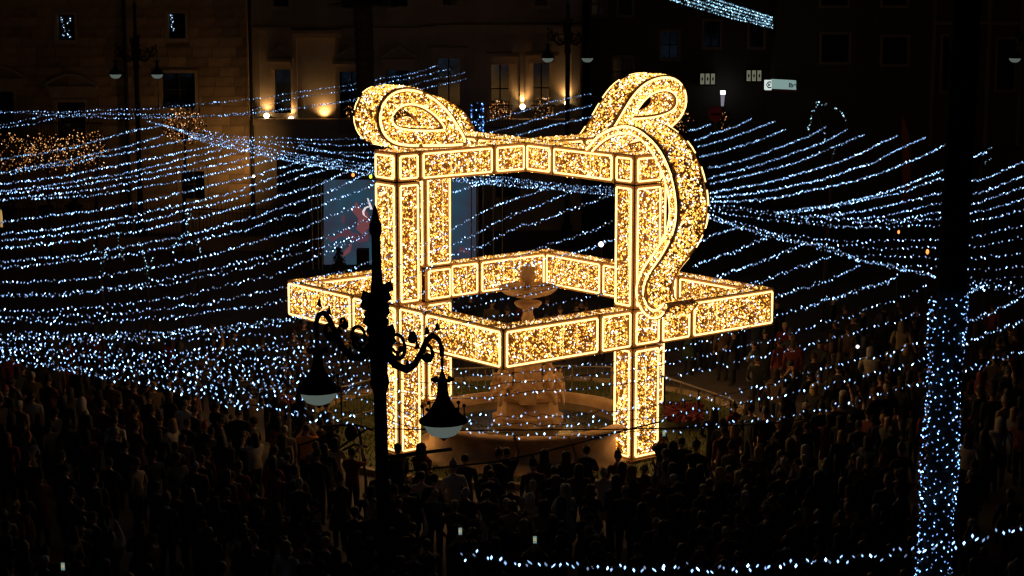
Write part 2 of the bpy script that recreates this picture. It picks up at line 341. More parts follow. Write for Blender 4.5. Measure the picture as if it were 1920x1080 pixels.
# ------------------------------------------------------------------ fountain
fo = empty('fountain', (0.0, -2.2, 0)); tag(fo, 'round pale stone fountain with seated figures and an upper bowl, inside the gold light frame', 'fountain')
b = MB(); b.lathe([(3.0, 0.0), (3.0, 0.10), (2.78, 0.12), (2.72, 0.20), (2.56, 0.26), (2.52, 0.55), (2.58, 0.68), (2.66, 0.74), (2.64, 0.78), (2.76, 0.83), (2.80, 0.89), (2.77, 0.95), (2.62, 0.97), (2.45, 0.95), (2.40, 0.88), (2.36, 0.60)], 80)
b.build('basin', M['stone'], fo, True)
b = MB(); b.lathe([(0.01, 0.74), (2.40, 0.74)], 48); b.build('water_surface', M['water'], fo)
DZ = (0, 0, .4)
b = MB(); b.lathe([(0.92, 0.25), (0.92, 0.55), (0.80, 0.60), (0.76, 0.95), (0.86, 1.0), (0.86, 1.08), (0.55, 1.12), (0.48, 1.2)], 8, DZ); b.build('pedestal', M['stone'], fo)
b = MB(); b.lathe([(0.42, 1.2), (0.38, 1.3), (0.35, 1.4), (0.35, 2.3), (0.40, 2.36), (0.42, 2.45), (0.22, 2.5)], 16, DZ); b.build('column_shaft', M['stone'], fo, True)
b = MB(); b.lathe([(0.15, 2.5), (0.12, 2.7), (0.17, 3.05), (0.12, 3.2), (0.14, 3.28), (0.30, 3.36), (0.36, 3.44), (0.33, 3.48), (0.12, 3.5), (0.10, 3.6)], 18, DZ); b.build('baluster', M['stone'], fo, True)
b = MB(); b.lathe([(0.10, 3.56), (0.3, 3.60), (0.62, 3.70), (0.74, 3.80), (0.76, 3.86), (0.72, 3.88), (0.62, 3.82), (0.2, 3.76), (0.0001, 3.76)], 32, DZ); b.build('upper_bowl', M['stone'], fo, True)
b = MB(); b.lathe([(0.12, 3.76), (0.08, 3.92), (0.12, 4.0), (0.19, 4.15), (0.17, 4.3), (0.11, 4.38), (0.0001, 4.42)], 12, DZ)
for k in range(9):
    an = k * .9; b.ball((0.13 * math.cos(an), 0.13 * math.sin(an), 4.50 + .07 * (k % 4)), 0.075, 6)
b.build('flower_finial', M['stone'], fo, True)
def skin_mesh(name, verts, edges, radii, sub=1, root=0):
    me = bpy.data.meshes.new(name + '_sk'); me.from_pydata(verts, edges, []); o = bpy.data.objects.new(name + '_sk', me); COL.objects.link(o)
    sk = o.modifiers.new('s', 'SKIN'); sk.use_smooth_shade = True; sk.branch_smoothing = 0.3
    for i, r in enumerate(radii): me.skin_vertices[0].data[i].radius = r if isinstance(r, tuple) else (r, r); me.skin_vertices[0].data[i].use_root = (i == root)
    if sub: sb = o.modifiers.new('d', 'SUBSURF'); sb.levels = sub; sb.render_levels = sub
    dg = bpy.context.evaluated_depsgraph_get(); r = bpy.data.meshes.new_from_object(o.evaluated_get(dg)); bpy.data.objects.remove(o); bpy.data.meshes.remove(me); r.name = name; return r
fig = skin_mesh('seated_figure', [(0, 0, 0), (0, .02, .22), (0, .02, .40), (0, .0, .52), (0, 0, .62), (.10, -.02, -.0), (.13, -.32, .04), (.14, -.36, -.30), (-.10, -.02, 0), (-.13, -.30, .06), (-.15, -.36, -.26),
     (.17, .0, .42), (.25, -.10, .24), (.20, -.26, .14), (-.17, 0, .42), (-.28, -.05, .26), (-.24, -.20, .40)],
    [(0, 1), (1, 2), (2, 3), (3, 4), (0, 5), (5, 6), (6, 7), (0, 8), (8, 9), (9, 10), (2, 11), (11, 12), (12, 13), (2, 14), (14, 15), (15, 16)],
    [.13, .12, .13, .06, .10, .09, .08, .05, .09, .08, .05, .06, .05, .035, .06, .05, .035])
fig.materials.clear(); fig.materials.append(M['stone'])
for k in range(4):
    an = math.radians(-90 + 45 + 90 * k); o = bpy.data.objects.new('seated_figure', fig); COL.objects.link(o); o.parent = fo
    o.location = (0.78 * math.cos(an), 0.78 * math.sin(an), 1.62); o.rotation_euler = (0, 0, an + math.pi / 2); o.scale = (1.0, 1.0, 1.0)
for k in range(4):
    an = math.radians(-90 + 90 * k); q = Vector((math.cos(an), math.sin(an), 0)); t_ = Vector((-q.y, q.x, 0))
    b = MB(); b.obox(q * .62 - t_ * .22 + Z * 1.38, t_ * .44, q * .34, Z * .36); b.obox(q * .70 - t_ * .15 + Z * 1.74, t_ * .3, q * .2, Z * .25); b.build('shield_block', M['stone'], fo)
# lawn inside the barrier, flower bed, barriers
lw = MB(); R0, R1 = 4.05, 6.0
lw.lathe([(2.0, 0.012), (4.02, 0.02), (4.02, 0.05), (6.1, 0.05), (6.1, 0.0)], 48); tag(lw.build('lawn', M['grass']), kind='structure')
kb = empty('lawn_kerb'); tag(kb, 'low pale stone kerb round the lawn of the fountain', 'kerb')
for k in range(40):
    a0, a1 = 2 * math.pi * k / 40 + .006, 2 * math.pi * (k + 1) / 40 - .006
    b = MB(); c = [(r * math.cos(a_), r * math.sin(a_), z) for z in (0, .16) for r, a_ in ((6.1, a0), (6.1, a1), (6.3, a1), (6.3, a0))]
    b.add(c, [(0, 1, 2, 3)[::-1], (4, 5, 6, 7)[::-1], (0, 4, 5, 1), (1, 5, 6, 2), (2, 6, 7, 3), (3, 7, 4, 0)]); b.build('kerb_stone', M['trim'], kb)
N = 2600; an = RNG.uniform(0, 6.28, N); rr = RNG.uniform(4.06, 6.08, N); gm = MB()
for a_, r_ in zip(an, rr):
    x, y = r_ * math.cos(a_), r_ * math.sin(a_); h = random.uniform(.05, .11); w = .02; dx, dy = random.uniform(-.04, .04), random.uniform(-.04, .04)
    gm.add([(x - w, y, .05), (x + w, y, .05), (x + dx, y + dy, .05 + h)], [(0, 1, 2)])
tag(gm.build('grass', M['grass']), 'short rough grass on the ring of lawn round the fountain', 'grass', kind='stuff')
fb = MB()
for _ in range(420):
    p = at_z(random.uniform(1248, 1318), random.uniform(757, 790), .35); s = random.uniform(.05, .1); a_ = random.uniform(0, 3)
    fb.add([p + Vector((math.cos(a_ + t) * s, math.sin(a_ + t) * s, random.uniform(-.05, .1))) for t in (0, 1.6, 3.1, 4.7)], [(0, 1, 2, 3)])
tag(fb.build('flower_bed', M['red']), 'bed of dark red flowers right of the lit column by the barrier', 'flower bed')
def barrier(pts, label):
    root = empty('crowd_barrier', (pts[0].x, pts[0].y, 0)); tag(root, label, 'barrier'); off = Vector((pts[0].x, pts[0].y, 0))
    for a_, b_ in zip(pts, pts[1:]):
        a0, b0 = a_ - off, b_ - off
        MB().tube([a0 + Z * 1.08, b0 + Z * 1.08], .03, 6).build('handrail', M['steel'], root); MB().tube([a0 + Z * .2, b0 + Z * .2], .02, 5).build('lower_rail', M['steel'], root)
        n_ = max(2, int((b0 - a0).length / .9))
        for k in range(n_ + 1): q = a0.lerp(b0, k / n_); MB().tube([q, q + Z * 1.08], .028, 6).build('post', M['steel'], root)
        n_ = max(2, int((b0 - a0).length / .22)); bb = MB()
        for k in range(n_ + 1): q = a0.lerp(b0, k / n_); bb.tube([q + Z * .2, q + Z * 1.08], .005, 4)
        tag(bb.build('bars', M['steel'], root), kind='stuff')
def gz(px, py, z=1.08): p = at_z(px, py, z); return Vector((p.x, p.y, 0))
barrier([gz(1150, 690), gz(1246, 706), gz(1310, 728), gz(1370, 748), gz(1418, 782)], 'metal crowd barrier curving behind the flowers right of the fountain')
barrier([gz(590, 742), gz(640, 726), gz(700, 710)], 'metal crowd barrier left of the fountain behind the black lamppost')
barrier([gz(850, 692), gz(1000, 686), gz(1146, 688)], 'metal crowd barrier behind the fountain between the lit columns')

# ------------------------------------------------------------------ buildings
def wall_boxes(mb, x0, x1, z0, z1, y0, y1, holes, mi=0):
    xs = sorted({x0, x1, *[h[0] for h in holes], *[h[1] for h in holes]}); xs = [x for x in xs if x0 <= x <= x1]
    for xa, xb in zip(xs, xs[1:]):
        if xb - xa < 1e-4: continue
        hh = sorted([(max(z0, h[2]), min(z1, h[3])) for h in holes if h[0] <= xa + 1e-5 and h[1] >= xb - 1e-5]); z = z0
        for za, zb in hh:
            if za > z: mb.box((xa, y0, z), (xb, y1, za), mi)
            z = max(z, zb)
        if z < z1: mb.box((xa, y0, z), (xb, y1, z1), mi)
def rect(px0, py0, px1, py1, Y): a_ = at_y(px0, py1, Y); b_ = at_y(px1, py0, Y); return (a_.x, b_.x, a_.z, b_.z)
def window(root, h, Y, mullion=True, frame=.14, mat=None, sill=True, depth=.35):
    x0, x1, z0, z1 = h; b = MB()
    b.box((x0 - frame, Y - .05, z0 - (frame if sill else 0)), (x0, Y - .001, z1 + frame)); b.box((x1, Y - .05, z0 - (frame if sill else 0)), (x1 + frame, Y - .001, z1 + frame))
    b.box((x0, Y - .055, z1), (x1, Y - .001, z1 + frame))
    if sill: b.box((x0, Y - .07, z0 - frame), (x1, Y - .001, z0))
    w = b.build('window', mat or M['trim'], root)
    MB().box((x0, Y + depth, z0), (x1, Y + depth + .03, z1)).build('pane', M['glass'], w)
    if mullion:
        s = MB(); c = (x0 + x1) / 2; s.box((c - .03, Y + depth - .05, z0), (c + .03, Y + depth - .002, z1)); s.box((x0, Y + depth - .05, (z0 + z1) / 2), (c - .03, Y + depth - .004, (z0 + z1) / 2 + .05)); s.box((c + .03, Y + depth - .05, (z0 + z1) / 2), (x1, Y + depth - .004, (z0 + z1) / 2 + .05))
        s.build('window_bars', M['shutter'], w)
    return w
# left: sandstone palace
YL = 38.0; pal = empty('sandstone_palace', (-9, YL, 0)); tag(pal, 'sandstone palace with squared stone blocks and arched window pediments, far left', 'building')
def loc(o): o.location = -Vector(o.parent.location); return o
hl = [rect(108, 28, 139, 76, YL), rect(316, 25, 347, 72, YL), rect(-25, 172, 25, 262, YL), rect(107, 192, 159, 268, YL), rect(304, 137, 365, 202, YL), rect(339, 321, 383, 374, YL), rect(72, 384, 99, 407, YL)]
XL = at_y(466, 200, YL).x; XA = at_y(-10, 200, YL).x
b = MB(); wall_boxes(b, XA - 9, XL, 0, 15, YL + .06, YL + .8, hl); b.box((XA - 9, YL + 9, 0), (XL, YL + 9.5, 15)); b.box((XL - .5, YL + .8, 0), (XL, YL + 9, 15)); b.box((XA - 9, YL + .8, 14.5), (XL - .5, YL + 9, 15))
loc(b.build('wall', M['joint'], pal))
unit = MB(); e_ = .006
unit.add([(-.5 + e_, -.5, -.5 + e_), (.5 - e_, -.5, -.5 + e_), (.5 - e_, -.5, .5 - e_), (-.5 + e_, -.5, .5 - e_), (-.5, .5, -.5), (.5, .5, -.5), (.5, .5, .5), (-.5, .5, .5)], [(0, 1, 2, 3), (0, 4, 5, 1), (1, 5, 6, 2), (2, 6, 7, 3), (3, 7, 4, 0)])
blk = unit.mesh('stone_block', M['sandstone']); nb = 0; ch = .44
marg = [(h[0] - .16, h[1] + .16, h[2] - .16, h[3] + .16) for h in hl]
z = 0.9; row = 0
while z < 11.3:
    x = XA - (.5 if row % 2 else 0)
    while x < XL - .05:
        w = random.uniform(.8, 1.15); x1 = min(x + w, XL - .02)
        spans = [(x, x1)]
        for h in marg:
            if h[2] < z + ch - .02 and h[3] > z + .02:
                ns = []
                for a_, b_ in spans:
                    if h[1] <= a_ or h[0] >= b_: ns.append((a_, b_))
                    else:
                        if h[0] - a_ > .12: ns.append((a_, h[0]))
                        if b_ - h[1] > .12: ns.append((h[1], b_))
                spans = ns
        for a_, b_ in spans:
            o = bpy.data.objects.new('stone_block', blk); COL.objects.link(o); o.parent = pal; o.location = Vector(((a_ + b_) / 2, YL + .02 - random.uniform(0, .015), z + ch / 2)) - Vector(pal.location)
            o.scale = (b_ - a_ - .006, .08, ch - .006); nb += 1
        x = x1
    z += ch; row += 1
for i, h in enumerate(hl):
    loc(window(pal, h, YL, mullion=i not in (6,)))
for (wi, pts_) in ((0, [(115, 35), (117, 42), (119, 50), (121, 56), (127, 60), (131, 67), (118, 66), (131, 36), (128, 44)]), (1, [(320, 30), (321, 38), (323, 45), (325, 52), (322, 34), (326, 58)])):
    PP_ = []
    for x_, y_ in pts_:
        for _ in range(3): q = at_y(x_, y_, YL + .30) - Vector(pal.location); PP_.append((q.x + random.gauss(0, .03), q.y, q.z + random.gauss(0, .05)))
    bulbs('reflection_bulbs', np.array(PP_), np.full(len(PP_), .022), cold_cols(len(PP_), .35), M['cold_bulb'], pal)  # added bulbs at the panes imitate string lights reflected in the glass
def pediment(root, px0, px1, py, Y, rise, mat, arch=False, tk=.16):
    a_ = at_y(px0, py, Y); b_ = at_y(px1, py, Y); z = a_.z; x0, x1 = a_.x, b_.x; pr = MB(); pr.box((x0, Y - .35, z - tk), (x1, Y - .05, z))
    pr.box((x0 + .15, Y - .16, z - tk - .35), (x1 - .15, Y - .052, z - tk - .002))
    n_ = 10 if arch else 2; P = []
    for k in range(n_ + 1):
        t = k / n_; zz = math.sin(math.pi * t) * rise if arch else (1 - abs(2 * t - 1)) * rise; P.append((x0 + (x1 - x0) * t, zz))
    if rise > 0:
        for (xa, za), (xb, zb) in zip(P, P[1:]):
            pr.add([(xa, Y - .36, z + za), (xb, Y - .36, z + zb), (xb, Y - .36, z + zb + .13), (xa, Y - .36, z + za + .13), (xa, Y - .05, z + za), (xb, Y - .05, z + zb), (xb, Y - .05, z + zb + .13), (xa, Y - .05, z + za + .13)],
                   [(0, 1, 2, 3), (3, 2, 6, 7), (0, 4, 5, 1), (4, 7, 6, 5)])
    return pr.build('pediment', mat, root)
loc(pediment(pal, 87, 184, 161, YL, .45, M['trim'], True)); loc(pediment(pal, -45, 48, 146, YL, .45, M['trim'], True))
for (a_, b_) in ((-25, 200),):
    q0 = at_y(a_, 268, YL); q1 = at_y(b_, 268, YL); s = MB(); s.box((q0.x, YL - .8, q0.z - .18), (q1.x, YL - .05, q0.z)); bal = loc(s.build('balcony', M['trim'], pal))
    r_ = MB(); r_.box((q0.x, YL - .8, q0.z + .95), (q1.x, YL - .76, q0.z + 1.0)); k = q0.x
    while k < q1.x: r_.box((k, YL - .79, q0.z), (k + .025, YL - .77, q0.z + .95)); k += .14
    tag(r_.build('railing', M['iron'], bal), kind='stuff')
px_ = at_y(236, 100, YL).x; loc(MB().tube([(px_, YL - .12, 0), (px_, YL - .12, 14.6)], .08, 8).build('drainpipe', M['iron'], pal))
px_ = at_y(470, 100, YL).x; loc(MB().tube([(px_, YL - .1, 0), (px_, YL - .1, 14.6)], .07, 8).build('drainpipe', M['iron'], pal))
# middle: plastered palace with pediment windows and a ledge with floodlights
YM = 38.7; mid = empty('plastered_mansion', (0, YM, 0)); tag(mid, 'ochre plastered mansion with pedimented windows and uplit ledge, behind the sculpture', 'building')
x0 = at_y(474, 100, YM).x; x1 = at_y(1092, 100, YM).x
hm = [rect(515, 130, 545, 212, YM), rect(636, 130, 682, 222, YM), rect(725, 128, 766, 232, YM), rect(820, 108, 862, 200, YM), rect(921, 121, 954, 215, YM), rect(1000, 118, 1030, 215, YM),
      rect(513, -20, 540, 12, YM), rect(640, -20, 670, 14, YM), rect(732, -20, 764, 12, YM), rect(830, -20, 862, 10, YM), rect(1003, -20, 1026, 10, YM), rect(520, 290, 560, 360, YM), rect(930, 300, 975, 370, YM)]
b = MB(); x0 = XL + .02; wall_boxes(b, x0, x1, 0, 15, YM, YM + .7, hm); b.box((x1 - .6, YM + .7, 0), (x1, YM + 10, 15)); b.box((x0, YM + .7, 0), (x0 + .5, YM + 10, 15)); b.box((x0 + .5, YM + 9.5, 0), (x1 - .6, YM + 10, 15)); b.box((x0 + .5, YM + .7, 14.6), (x1 - .6, YM + 9.5, 15)); loc(b.build('wall', M['plaster'], mid))
for i, h in enumerate(hm): loc(window(mid, h, YM, frame=.16, mullion=i != 0))
for p0, p1, py, rise in ((502, 550, 109, .5), (625, 690, 113, .55), (716, 783, 110, .5), (808, 876, 88, 0), (911, 972, 99, 0), (985, 1047, 97, 0)): loc(pediment(mid, p0, p1, py, YM, rise, M['trim']))
for (a_, c_, py, pj) in ((474, 545, 50, .35), (545, 640, 56, .6), (640, 790, 52, .3), (790, 815, 50, .5), (815, 985, 46, .3), (985, 1092, 46, .5)):
    q0 = at_y(a_, py, YM - pj); q1 = at_y(c_, py, YM - pj); s = MB(); s.box((q0.x + .002, YM - pj, q0.z - .16), (q1.x - .002, YM - .002, q0.z)); s.box((q0.x + .004, YM - pj * .6, q0.z - .36), (q1.x - .004, YM - .004, q0.z - .162)); loc(s.build('cornice', M['trim'], mid))
for a_, c_ in ((476, 486), (548, 556), (628, 636), (700, 712), (790, 800), (880, 892), (975, 983), (1072, 1088)):
    q0 = at_y(a_, 60, YM); q1 = at_y(c_, 60, YM); loc(MB().box((q0.x, YM - .12, 5.0), (q1.x, YM - .003, q0.z - .3)).build('pilaster', M['plaster'], mid))
q0 = at_y(474, 224, YM - .9); q1 = at_y(1092, 230, YM - .9); zl = q0.z
loc(MB().box((q0.x, YM - .9, zl - .25), (q1.x, YM - .004, zl)).build('ledge', M['trim'], mid)); loc(MB().box((q0.x + .1, YM - .7, zl - 1.1), (q1.x - .1, YM - .006, zl - .252)).build('ledge_frieze', M['plaster'], mid))
def balc(px0, px1, py, label):
    Yb = YM - 1.0; q0 = at_y(px0, py, Yb); q1 = at_y(px1, py, Yb); root = empty('balcony', (q0.x, Yb, q0.z)); root.parent = mid; root.location = Vector((q0.x, Yb, q0.z)) - Vector(mid.location); W = q1.x - q0.x
    r_ = MB(); r_.box((0, 0, 0), (W, .03, .04)); r_.box((0, 0, .98), (W, .04, 1.02)); k = 0
    while k < W: r_.box((k, .005, .04), (k + .02, .025, .98)); k += .13
    tag(r_.build('railing', M['iron'], root), kind='stuff')
balc(636, 690, 248, ''); balc(915, 962, 240, ''); balc(995, 1040, 240, '')
def floodlight(px, py, Y, power, tgt, label, size=.17, glow=None):
    p = at_y(px, py, Y); root = empty('floodlight', p); tag(root, label, 'floodlight', 'floodlights on the ledge of the mansion')
    b = MB(); b.box((-size, -.05, -size * .8), (size, .16, size * .3)); b.build('housing', M['iron'], root)
    MB().ball((0, -.02, size * .4), size * .75, 6).build('lens', M['flood'], root)
    L = bpy.data.lights.new('floodlight_beam', 'SPOT'); L.energy = power; L.color = (1.0, .56, .2); L.spot_size = math.radians(130); L.spot_blend = 1.0; L.shadow_soft_size = .1
    lo = bpy.data.objects.new('floodlight_beam', L); COL.objects.link(lo); lo.parent = root; lo.location = (0, .0, size + .15); d = Vector(tgt).normalized(); lo.rotation_euler = d.to_track_quat('-Z', 'Y').to_euler()
YF = YM - .22
floodlight(500, 220, YF, 45, (.05, .6, 1), 'leftmost lit floodlight on the ledge of the plastered mansion')
floodlight(546, 226, YF, 50, (.05, .6, 1), 'lit floodlight second from the left on the mansion ledge')
floodlight(608, 231, YF, 105, (-.05, .6, 1), 'brightest floodlight on the mansion ledge, just left of the left bow')
floodlight(980, 203, YF, 75, (0, .6, 1), 'lit floodlight on the mansion wall between two balconies of warm lights')
floodlight(1063, 196, YF, 60, (0, .6, 1), 'lit floodlight low on the mansion wall left of the right bow')
floodlight(476, 332, 35.6, 180, (-.55, .8, .25), 'unseen low floodlight added to light the corner of the sandstone palace', .08)  # unseen fixture, added to throw warm light on the palace wall
# right side buildings, almost unlit
def dark_building(name, pxa, pxb, Y, holes, label, top=16, depth=9):
    xa = at_y(pxa, 200, Y).x; xb = at_y(pxb, 200, Y).x; root = empty(name, (xa, Y, 0)); tag(root, label, 'building'); hs = [rect(*h, Y) for h in holes]
    b = MB(); wall_boxes(b, xa, xb, 0, top, Y, Y + .6, hs); b.box((xa, Y + .6, 0), (xa + .5, Y + depth, top)); b.box((xb - .5, Y + .6, 0), (xb, Y + depth, top)); b.box((xa + .5, Y + depth - .5, 0), (xb - .5, Y + depth, top)); b.box((xa + .5, Y + .6, top - .4), (xb - .5, Y + depth - .5, top))
    loc(b.build('wall', M['darkwall'], root))
    for h in hs: loc(window(root, h, Y, mullion=True, frame=.12))
    return root
db1 = dark_building('street_building', 1104, 1446, 51, [(1150, 108, 1186, 165), (1110, -10, 1135, 28), (1160, -10, 1185, 28), (1240, 60, 1272, 110), (1320, 40, 1350, 88), (1405, 40, 1432, 88)], 'unlit street building behind the right bow, two rows of small lit posters on it')
db2 = dark_building('corner_building', 1452, 1990, 48, [(1540, 65, 1592, 116), (1654, 70, 1702, 120), (1540, -20, 1590, 10), (1655, -20, 1700, 10), (1765, 68, 1795, 170), (1868, 74, 1905, 168)], 'dark corner building at top right with barely visible windows')
for a_, c_ in ((1748, 1754), (1800, 1806), (1850, 1858), (1912, 1918)):
    q0 = at_y(a_, 60, 48); q1 = at_y(c_, 60, 48); o = MB().box((q0.x, 47.85, 3), (q1.x, 47.998, 14)).build('pilaster', M['plaster'], db2); loc(o)
q0 = at_y(1748, 40, 48); q1 = at_y(1990, 40, 48); loc(MB().box((q0.x, 47.6, q0.z - .15), (q1.x, 47.848, q0.z)).build('cornice', M['trim'], db2))
for (px0, py0, lab) in ((1313, 138, 'row of three small lit posters on the dark wall, left of the two rows'), (1400, 132, 'row of three small lit posters nearest the lit bank sign')):
    Y = 50.4; root = empty('poster_row', at_y(px0, py0 + 20, Y)); tag(root, lab, 'posters', 'lit poster rows on the street building')
    off = root.location.copy(); k_ = MB(); a_ = at_y(px0 - 2, py0 + 23, Y); c_ = at_y(px0 + 30, py0 - 2, Y); k_.box((a_.x - off.x, .03, a_.z - off.z), (c_.x - off.x, .55, c_.z - off.z)); k_.build('mount', M['black'], root)
    for k in range(3):
        a_ = at_y(px0 + k * 10, py0 + 20, Y); c_ = at_y(px0 + k * 10 + 7.6, py0, Y); pz = MB().box((a_.x - off.x, 0, a_.z - off.z), (c_.x - off.x, .028, c_.z - off.z)).build('poster', M['poster'], root)
        cx, cz = (a_.x + c_.x) / 2 - off.x, (a_.z + c_.z) / 2 - off.z; MB().add([(cx - .05, -.006, cz), (cx, -.006, cz - .12), (cx + .05, -.006, cz), (cx, -.006, cz + .12)], [(0, 1, 2, 3)]).build('print', M['ink'], pz)
# bank sign
Y = 44.0; sg = empty('bank_sign', at_y(1435, 168, Y)); off = sg.location.copy(); tag(sg, 'lit white projecting sign with a round mark and the letters Ibe at top right', 'sign')
def P3(px, py, dy=0): p = at_y(px, py, Y) - off; return Vector((p.x, dy, p.z))
a_, c_ = P3(1435, 169), P3(1447, 151); MB().box((a_.x, 0, a_.z), (c_.x, .5, c_.z)).build('logo_box', M['signw'], sg)
b = MB(); q = [P3(1447.4, 166.5), P3(1493, 168.5), P3(1493, 151.5), P3(1447.4, 149)]; q = [v + Vector((0, .02, 0)) for v in q]
b.add(q + [v + Vector((0, .4, 0)) for v in q], [(0, 1, 2, 3), (4, 7, 6, 5), (0, 4, 5, 1), (1, 5, 6, 2), (2, 6, 7, 3), (3, 7, 4, 0)]); b.build('face', M['sign'], sg)
q = [P3(1435, 170.5), P3(1493, 170.8), P3(1493, 168.8), P3(1435, 169.2)]; MB().add([v + Vector((0, -.02, 0)) for v in q] + [v + Vector((0, .4, 0)) for v in q], [(0, 1, 2, 3), (3, 2, 6, 7), (0, 4, 5, 1)]).build('red_strip', M['redsign'], sg)
def text(s, loc_, size, parent, mat, name='lettering'):
    c = bpy.data.curves.new(name, 'FONT'); c.body = s; c.size = size; c.extrude = .004; c.offset = .008; c.align_x = 'CENTER'; c.align_y = 'CENTER'; c.materials.append(mat)
    t_ = bpy.data.objects.new(name + '_t', c); COL.objects.link(t_); me = bpy.data.meshes.new_from_object(t_.evaluated_get(bpy.context.evaluated_depsgraph_get())); bpy.data.objects.remove(t_)
    o = bpy.data.objects.new(name, me); COL.objects.link(o); o.parent = parent; o.location = loc_; o.rotation_euler = (math.pi / 2, 0, 0); return o
text('Ibe', P3(1486, 160) + Vector((0, -.01, 0)), .30, sg, M['ink']); text('€', P3(1441.5, 160) + Vector((0, -.02, 0)), .42, sg, M['ink'], 'logo_mark')
# white wall lamp, red road sign with warm bulbs
Y = 50; wl = empty('street_lantern', at_y(1355, 200, Y)); off = wl.location.copy(); tag(wl, 'small white lit lantern on a post under the left row of posters', 'lamp')
a_, c_ = at_y(1351, 177, Y) - off, at_y(1360, 170, Y) - off; MB().box((a_.x, -.1, a_.z), (c_.x, .1, c_.z)).build('bulb_head', M['white_lamp'], wl)
a_, c_ = at_y(1351, 199, Y) - off, at_y(1359, 177.3, Y) - off; MB().add([(a_.x, -.08, c_.z), (c_.x, -.08, c_.z), (c_.x - .05, -.08, a_.z), (a_.x + .03, -.08, a_.z), (a_.x, .08, c_.z), (c_.x, .08, c_.z), (c_.x - .05, .08, a_.z), (a_.x + .03, .08, a_.z)], [(0, 1, 2, 3), (4, 7, 6, 5), (0, 3, 7, 4), (1, 5, 6, 2)]).build('diffuser', M['lamp_tail'], wl)
MB().tube([(0.03, 0, -off.z), (0.03, 0, a_.z)], .05, 6).build('post', M['iron'], wl)
rs = empty('road_sign', (at_y(1342, 214, 46).x, 46, 0)); pz = at_y(1342, 214, 46).z; tag(rs, 'round red no entry sign with a pale bar in the dark street', 'road sign')
b = MB(); b.lathe([(0.001, 0), (.38, 0), (.38, .03), (.001, .03)], 24); o = b.build('disc', M['redsign'], rs); o.location = (0, -.05, pz); o.rotation_euler = (math.pi / 2, 0, 0)
MB().box((-.25, -.09, pz - .05), (.25, -.082, pz + .05)).build('bar', M['ink'], rs); MB().tube([(0, 0, 0), (0, 0, pz + .3)], .035, 6).build('post', M['steel'], rs)

# ------------------------------------------------------------------ LED screen and stage
YS = 25.5; sc = empty('led_screen', at_y(607, 503, YS)); off = sc.location.copy(); tag(sc, 'large stage screen showing a blue picture with pink shapes, behind the left columns', 'screen')
def Q(px, py, dy=0): p = at_y(px, py, YS) - off; return Vector((p.x, dy, p.z))
MB().add([Q(607, 500), Q(893, 500), Q(893, 337), Q(607, 337)], [(0, 1, 2, 3)]).build('picture', M['screen'], sc)
a_, c_ = Q(604, 503), Q(896, 334); MB().box((a_.x, .02, a_.z), (c_.x, .3, c_.z)).build('housing', M['black'], sc)
shapes = [([(660, 395), (668, 378), (676, 390), (690, 398), (694, 425), (680, 440), (668, 430), (672, 410)], 'pink'), ([(610, 440), (625, 446), (640, 432), (650, 425), (660, 436), (678, 440), (692, 434), (690, 452), (672, 455), (655, 448), (640, 443), (622, 454)], 'pink2'),
          ([(648, 468), (655, 462), (661, 452), (657, 472), (644, 481), (641, 478)], 'pink'), ([(640, 405), (646, 402), (646, 418), (641, 417)], 'pink2'), ([(862, 462), (876, 466), (880, 476), (860, 472)], 'pink2')]
for pl, mn in shapes: MB().add([Q(x, y, -.012) for x, y in pl], [tuple(range(len(pl)))]).build('picture_shape', M[mn], sc)
MB().add([Q(x, y, -.02) for x, y in [(688, 371), (691, 372), (699, 392), (694, 393)]], [(0, 1, 2, 3)]).build('picture_shape', M['curl'], sc)
cv = [(690, 386), (683, 389), (679, 396), (680, 402), (686, 407)]; MB().add([Q(x, y, -.02) for x, y in cv] + [Q(x + 4, y + 1.5, -.02) for x, y in cv[::-1]], [tuple(range(10))]).build('picture_shape', M['curl'], sc)
stg = empty('stage_rig', Vector((0, 0, 0)) + Vector((at_y(585, 505, 24).x, 24, 0))); off = stg.location.copy(); tag(stg, 'dark stage canopy on thin brass coloured truss posts around the screen', 'stage rig')
for px in (585, 596, 603, 884, 896, 906, 925, 942):
    p = at_y(px, 400, 24); MB().tube([(p.x - off.x, 0, 0), (p.x - off.x, 0, 4.6)], .025, 5).build('truss_post', M['truss'], stg)
a_, c_ = at_y(583, 334, 24) - off, at_y(905, 312, 24) - off; MB().box((a_.x, -.2, a_.z), (c_.x, .6, c_.z)).build('canopy', M['black'], stg)
a_ = at_y(583, 505, 24) - off; MB().box((a_.x, -.8, 0), (c_.x, 1.2, max(.15, a_.z))).build('deck', M['black'], stg)
for px, py, mt, nm in ((662, 328, 'ember', 'red'), (695, 331, 'greenlamp', 'yellow')):
    p = at_y(px, py, 23.6); o = MB().ball(tuple(p - off), .06, 6, sz=1.3).build('lamp', M[mt], stg)
    MB().tube([p - off, p - off + Z * .3], .02, 5).build('lamp_hanger', M['black'], stg)
ct = empty('conical_shrub', at_y(636, 503, 23)); ct.location.z = 0; tag(ct, 'small dark conical shrub in front of the lit stage screen', 'shrub'); top = at_y(636, 468, 23).z
b = MB()
for _ in range(500):
    t = random.random(); a_ = random.uniform(0, 6.28); r_ = .42 * (1 - t) + .05; p = Vector((r_ * math.cos(a_), r_ * math.sin(a_), .15 + t * (top - .1))); s = .08
    b.add([p + Vector((random.uniform(-s, s), random.uniform(-s, s), random.uniform(-s, s))) for _ in range(3)], [(0, 1, 2)])
b.lathe([(.34, .15), (.2, top * .6), (.01, top * .9)], 10); b.build('foliage', M['leaf'], ct); MB().tube([(0, 0, 0), (0, 0, .3)], .05, 6).build('stem', M['trunk'], ct)
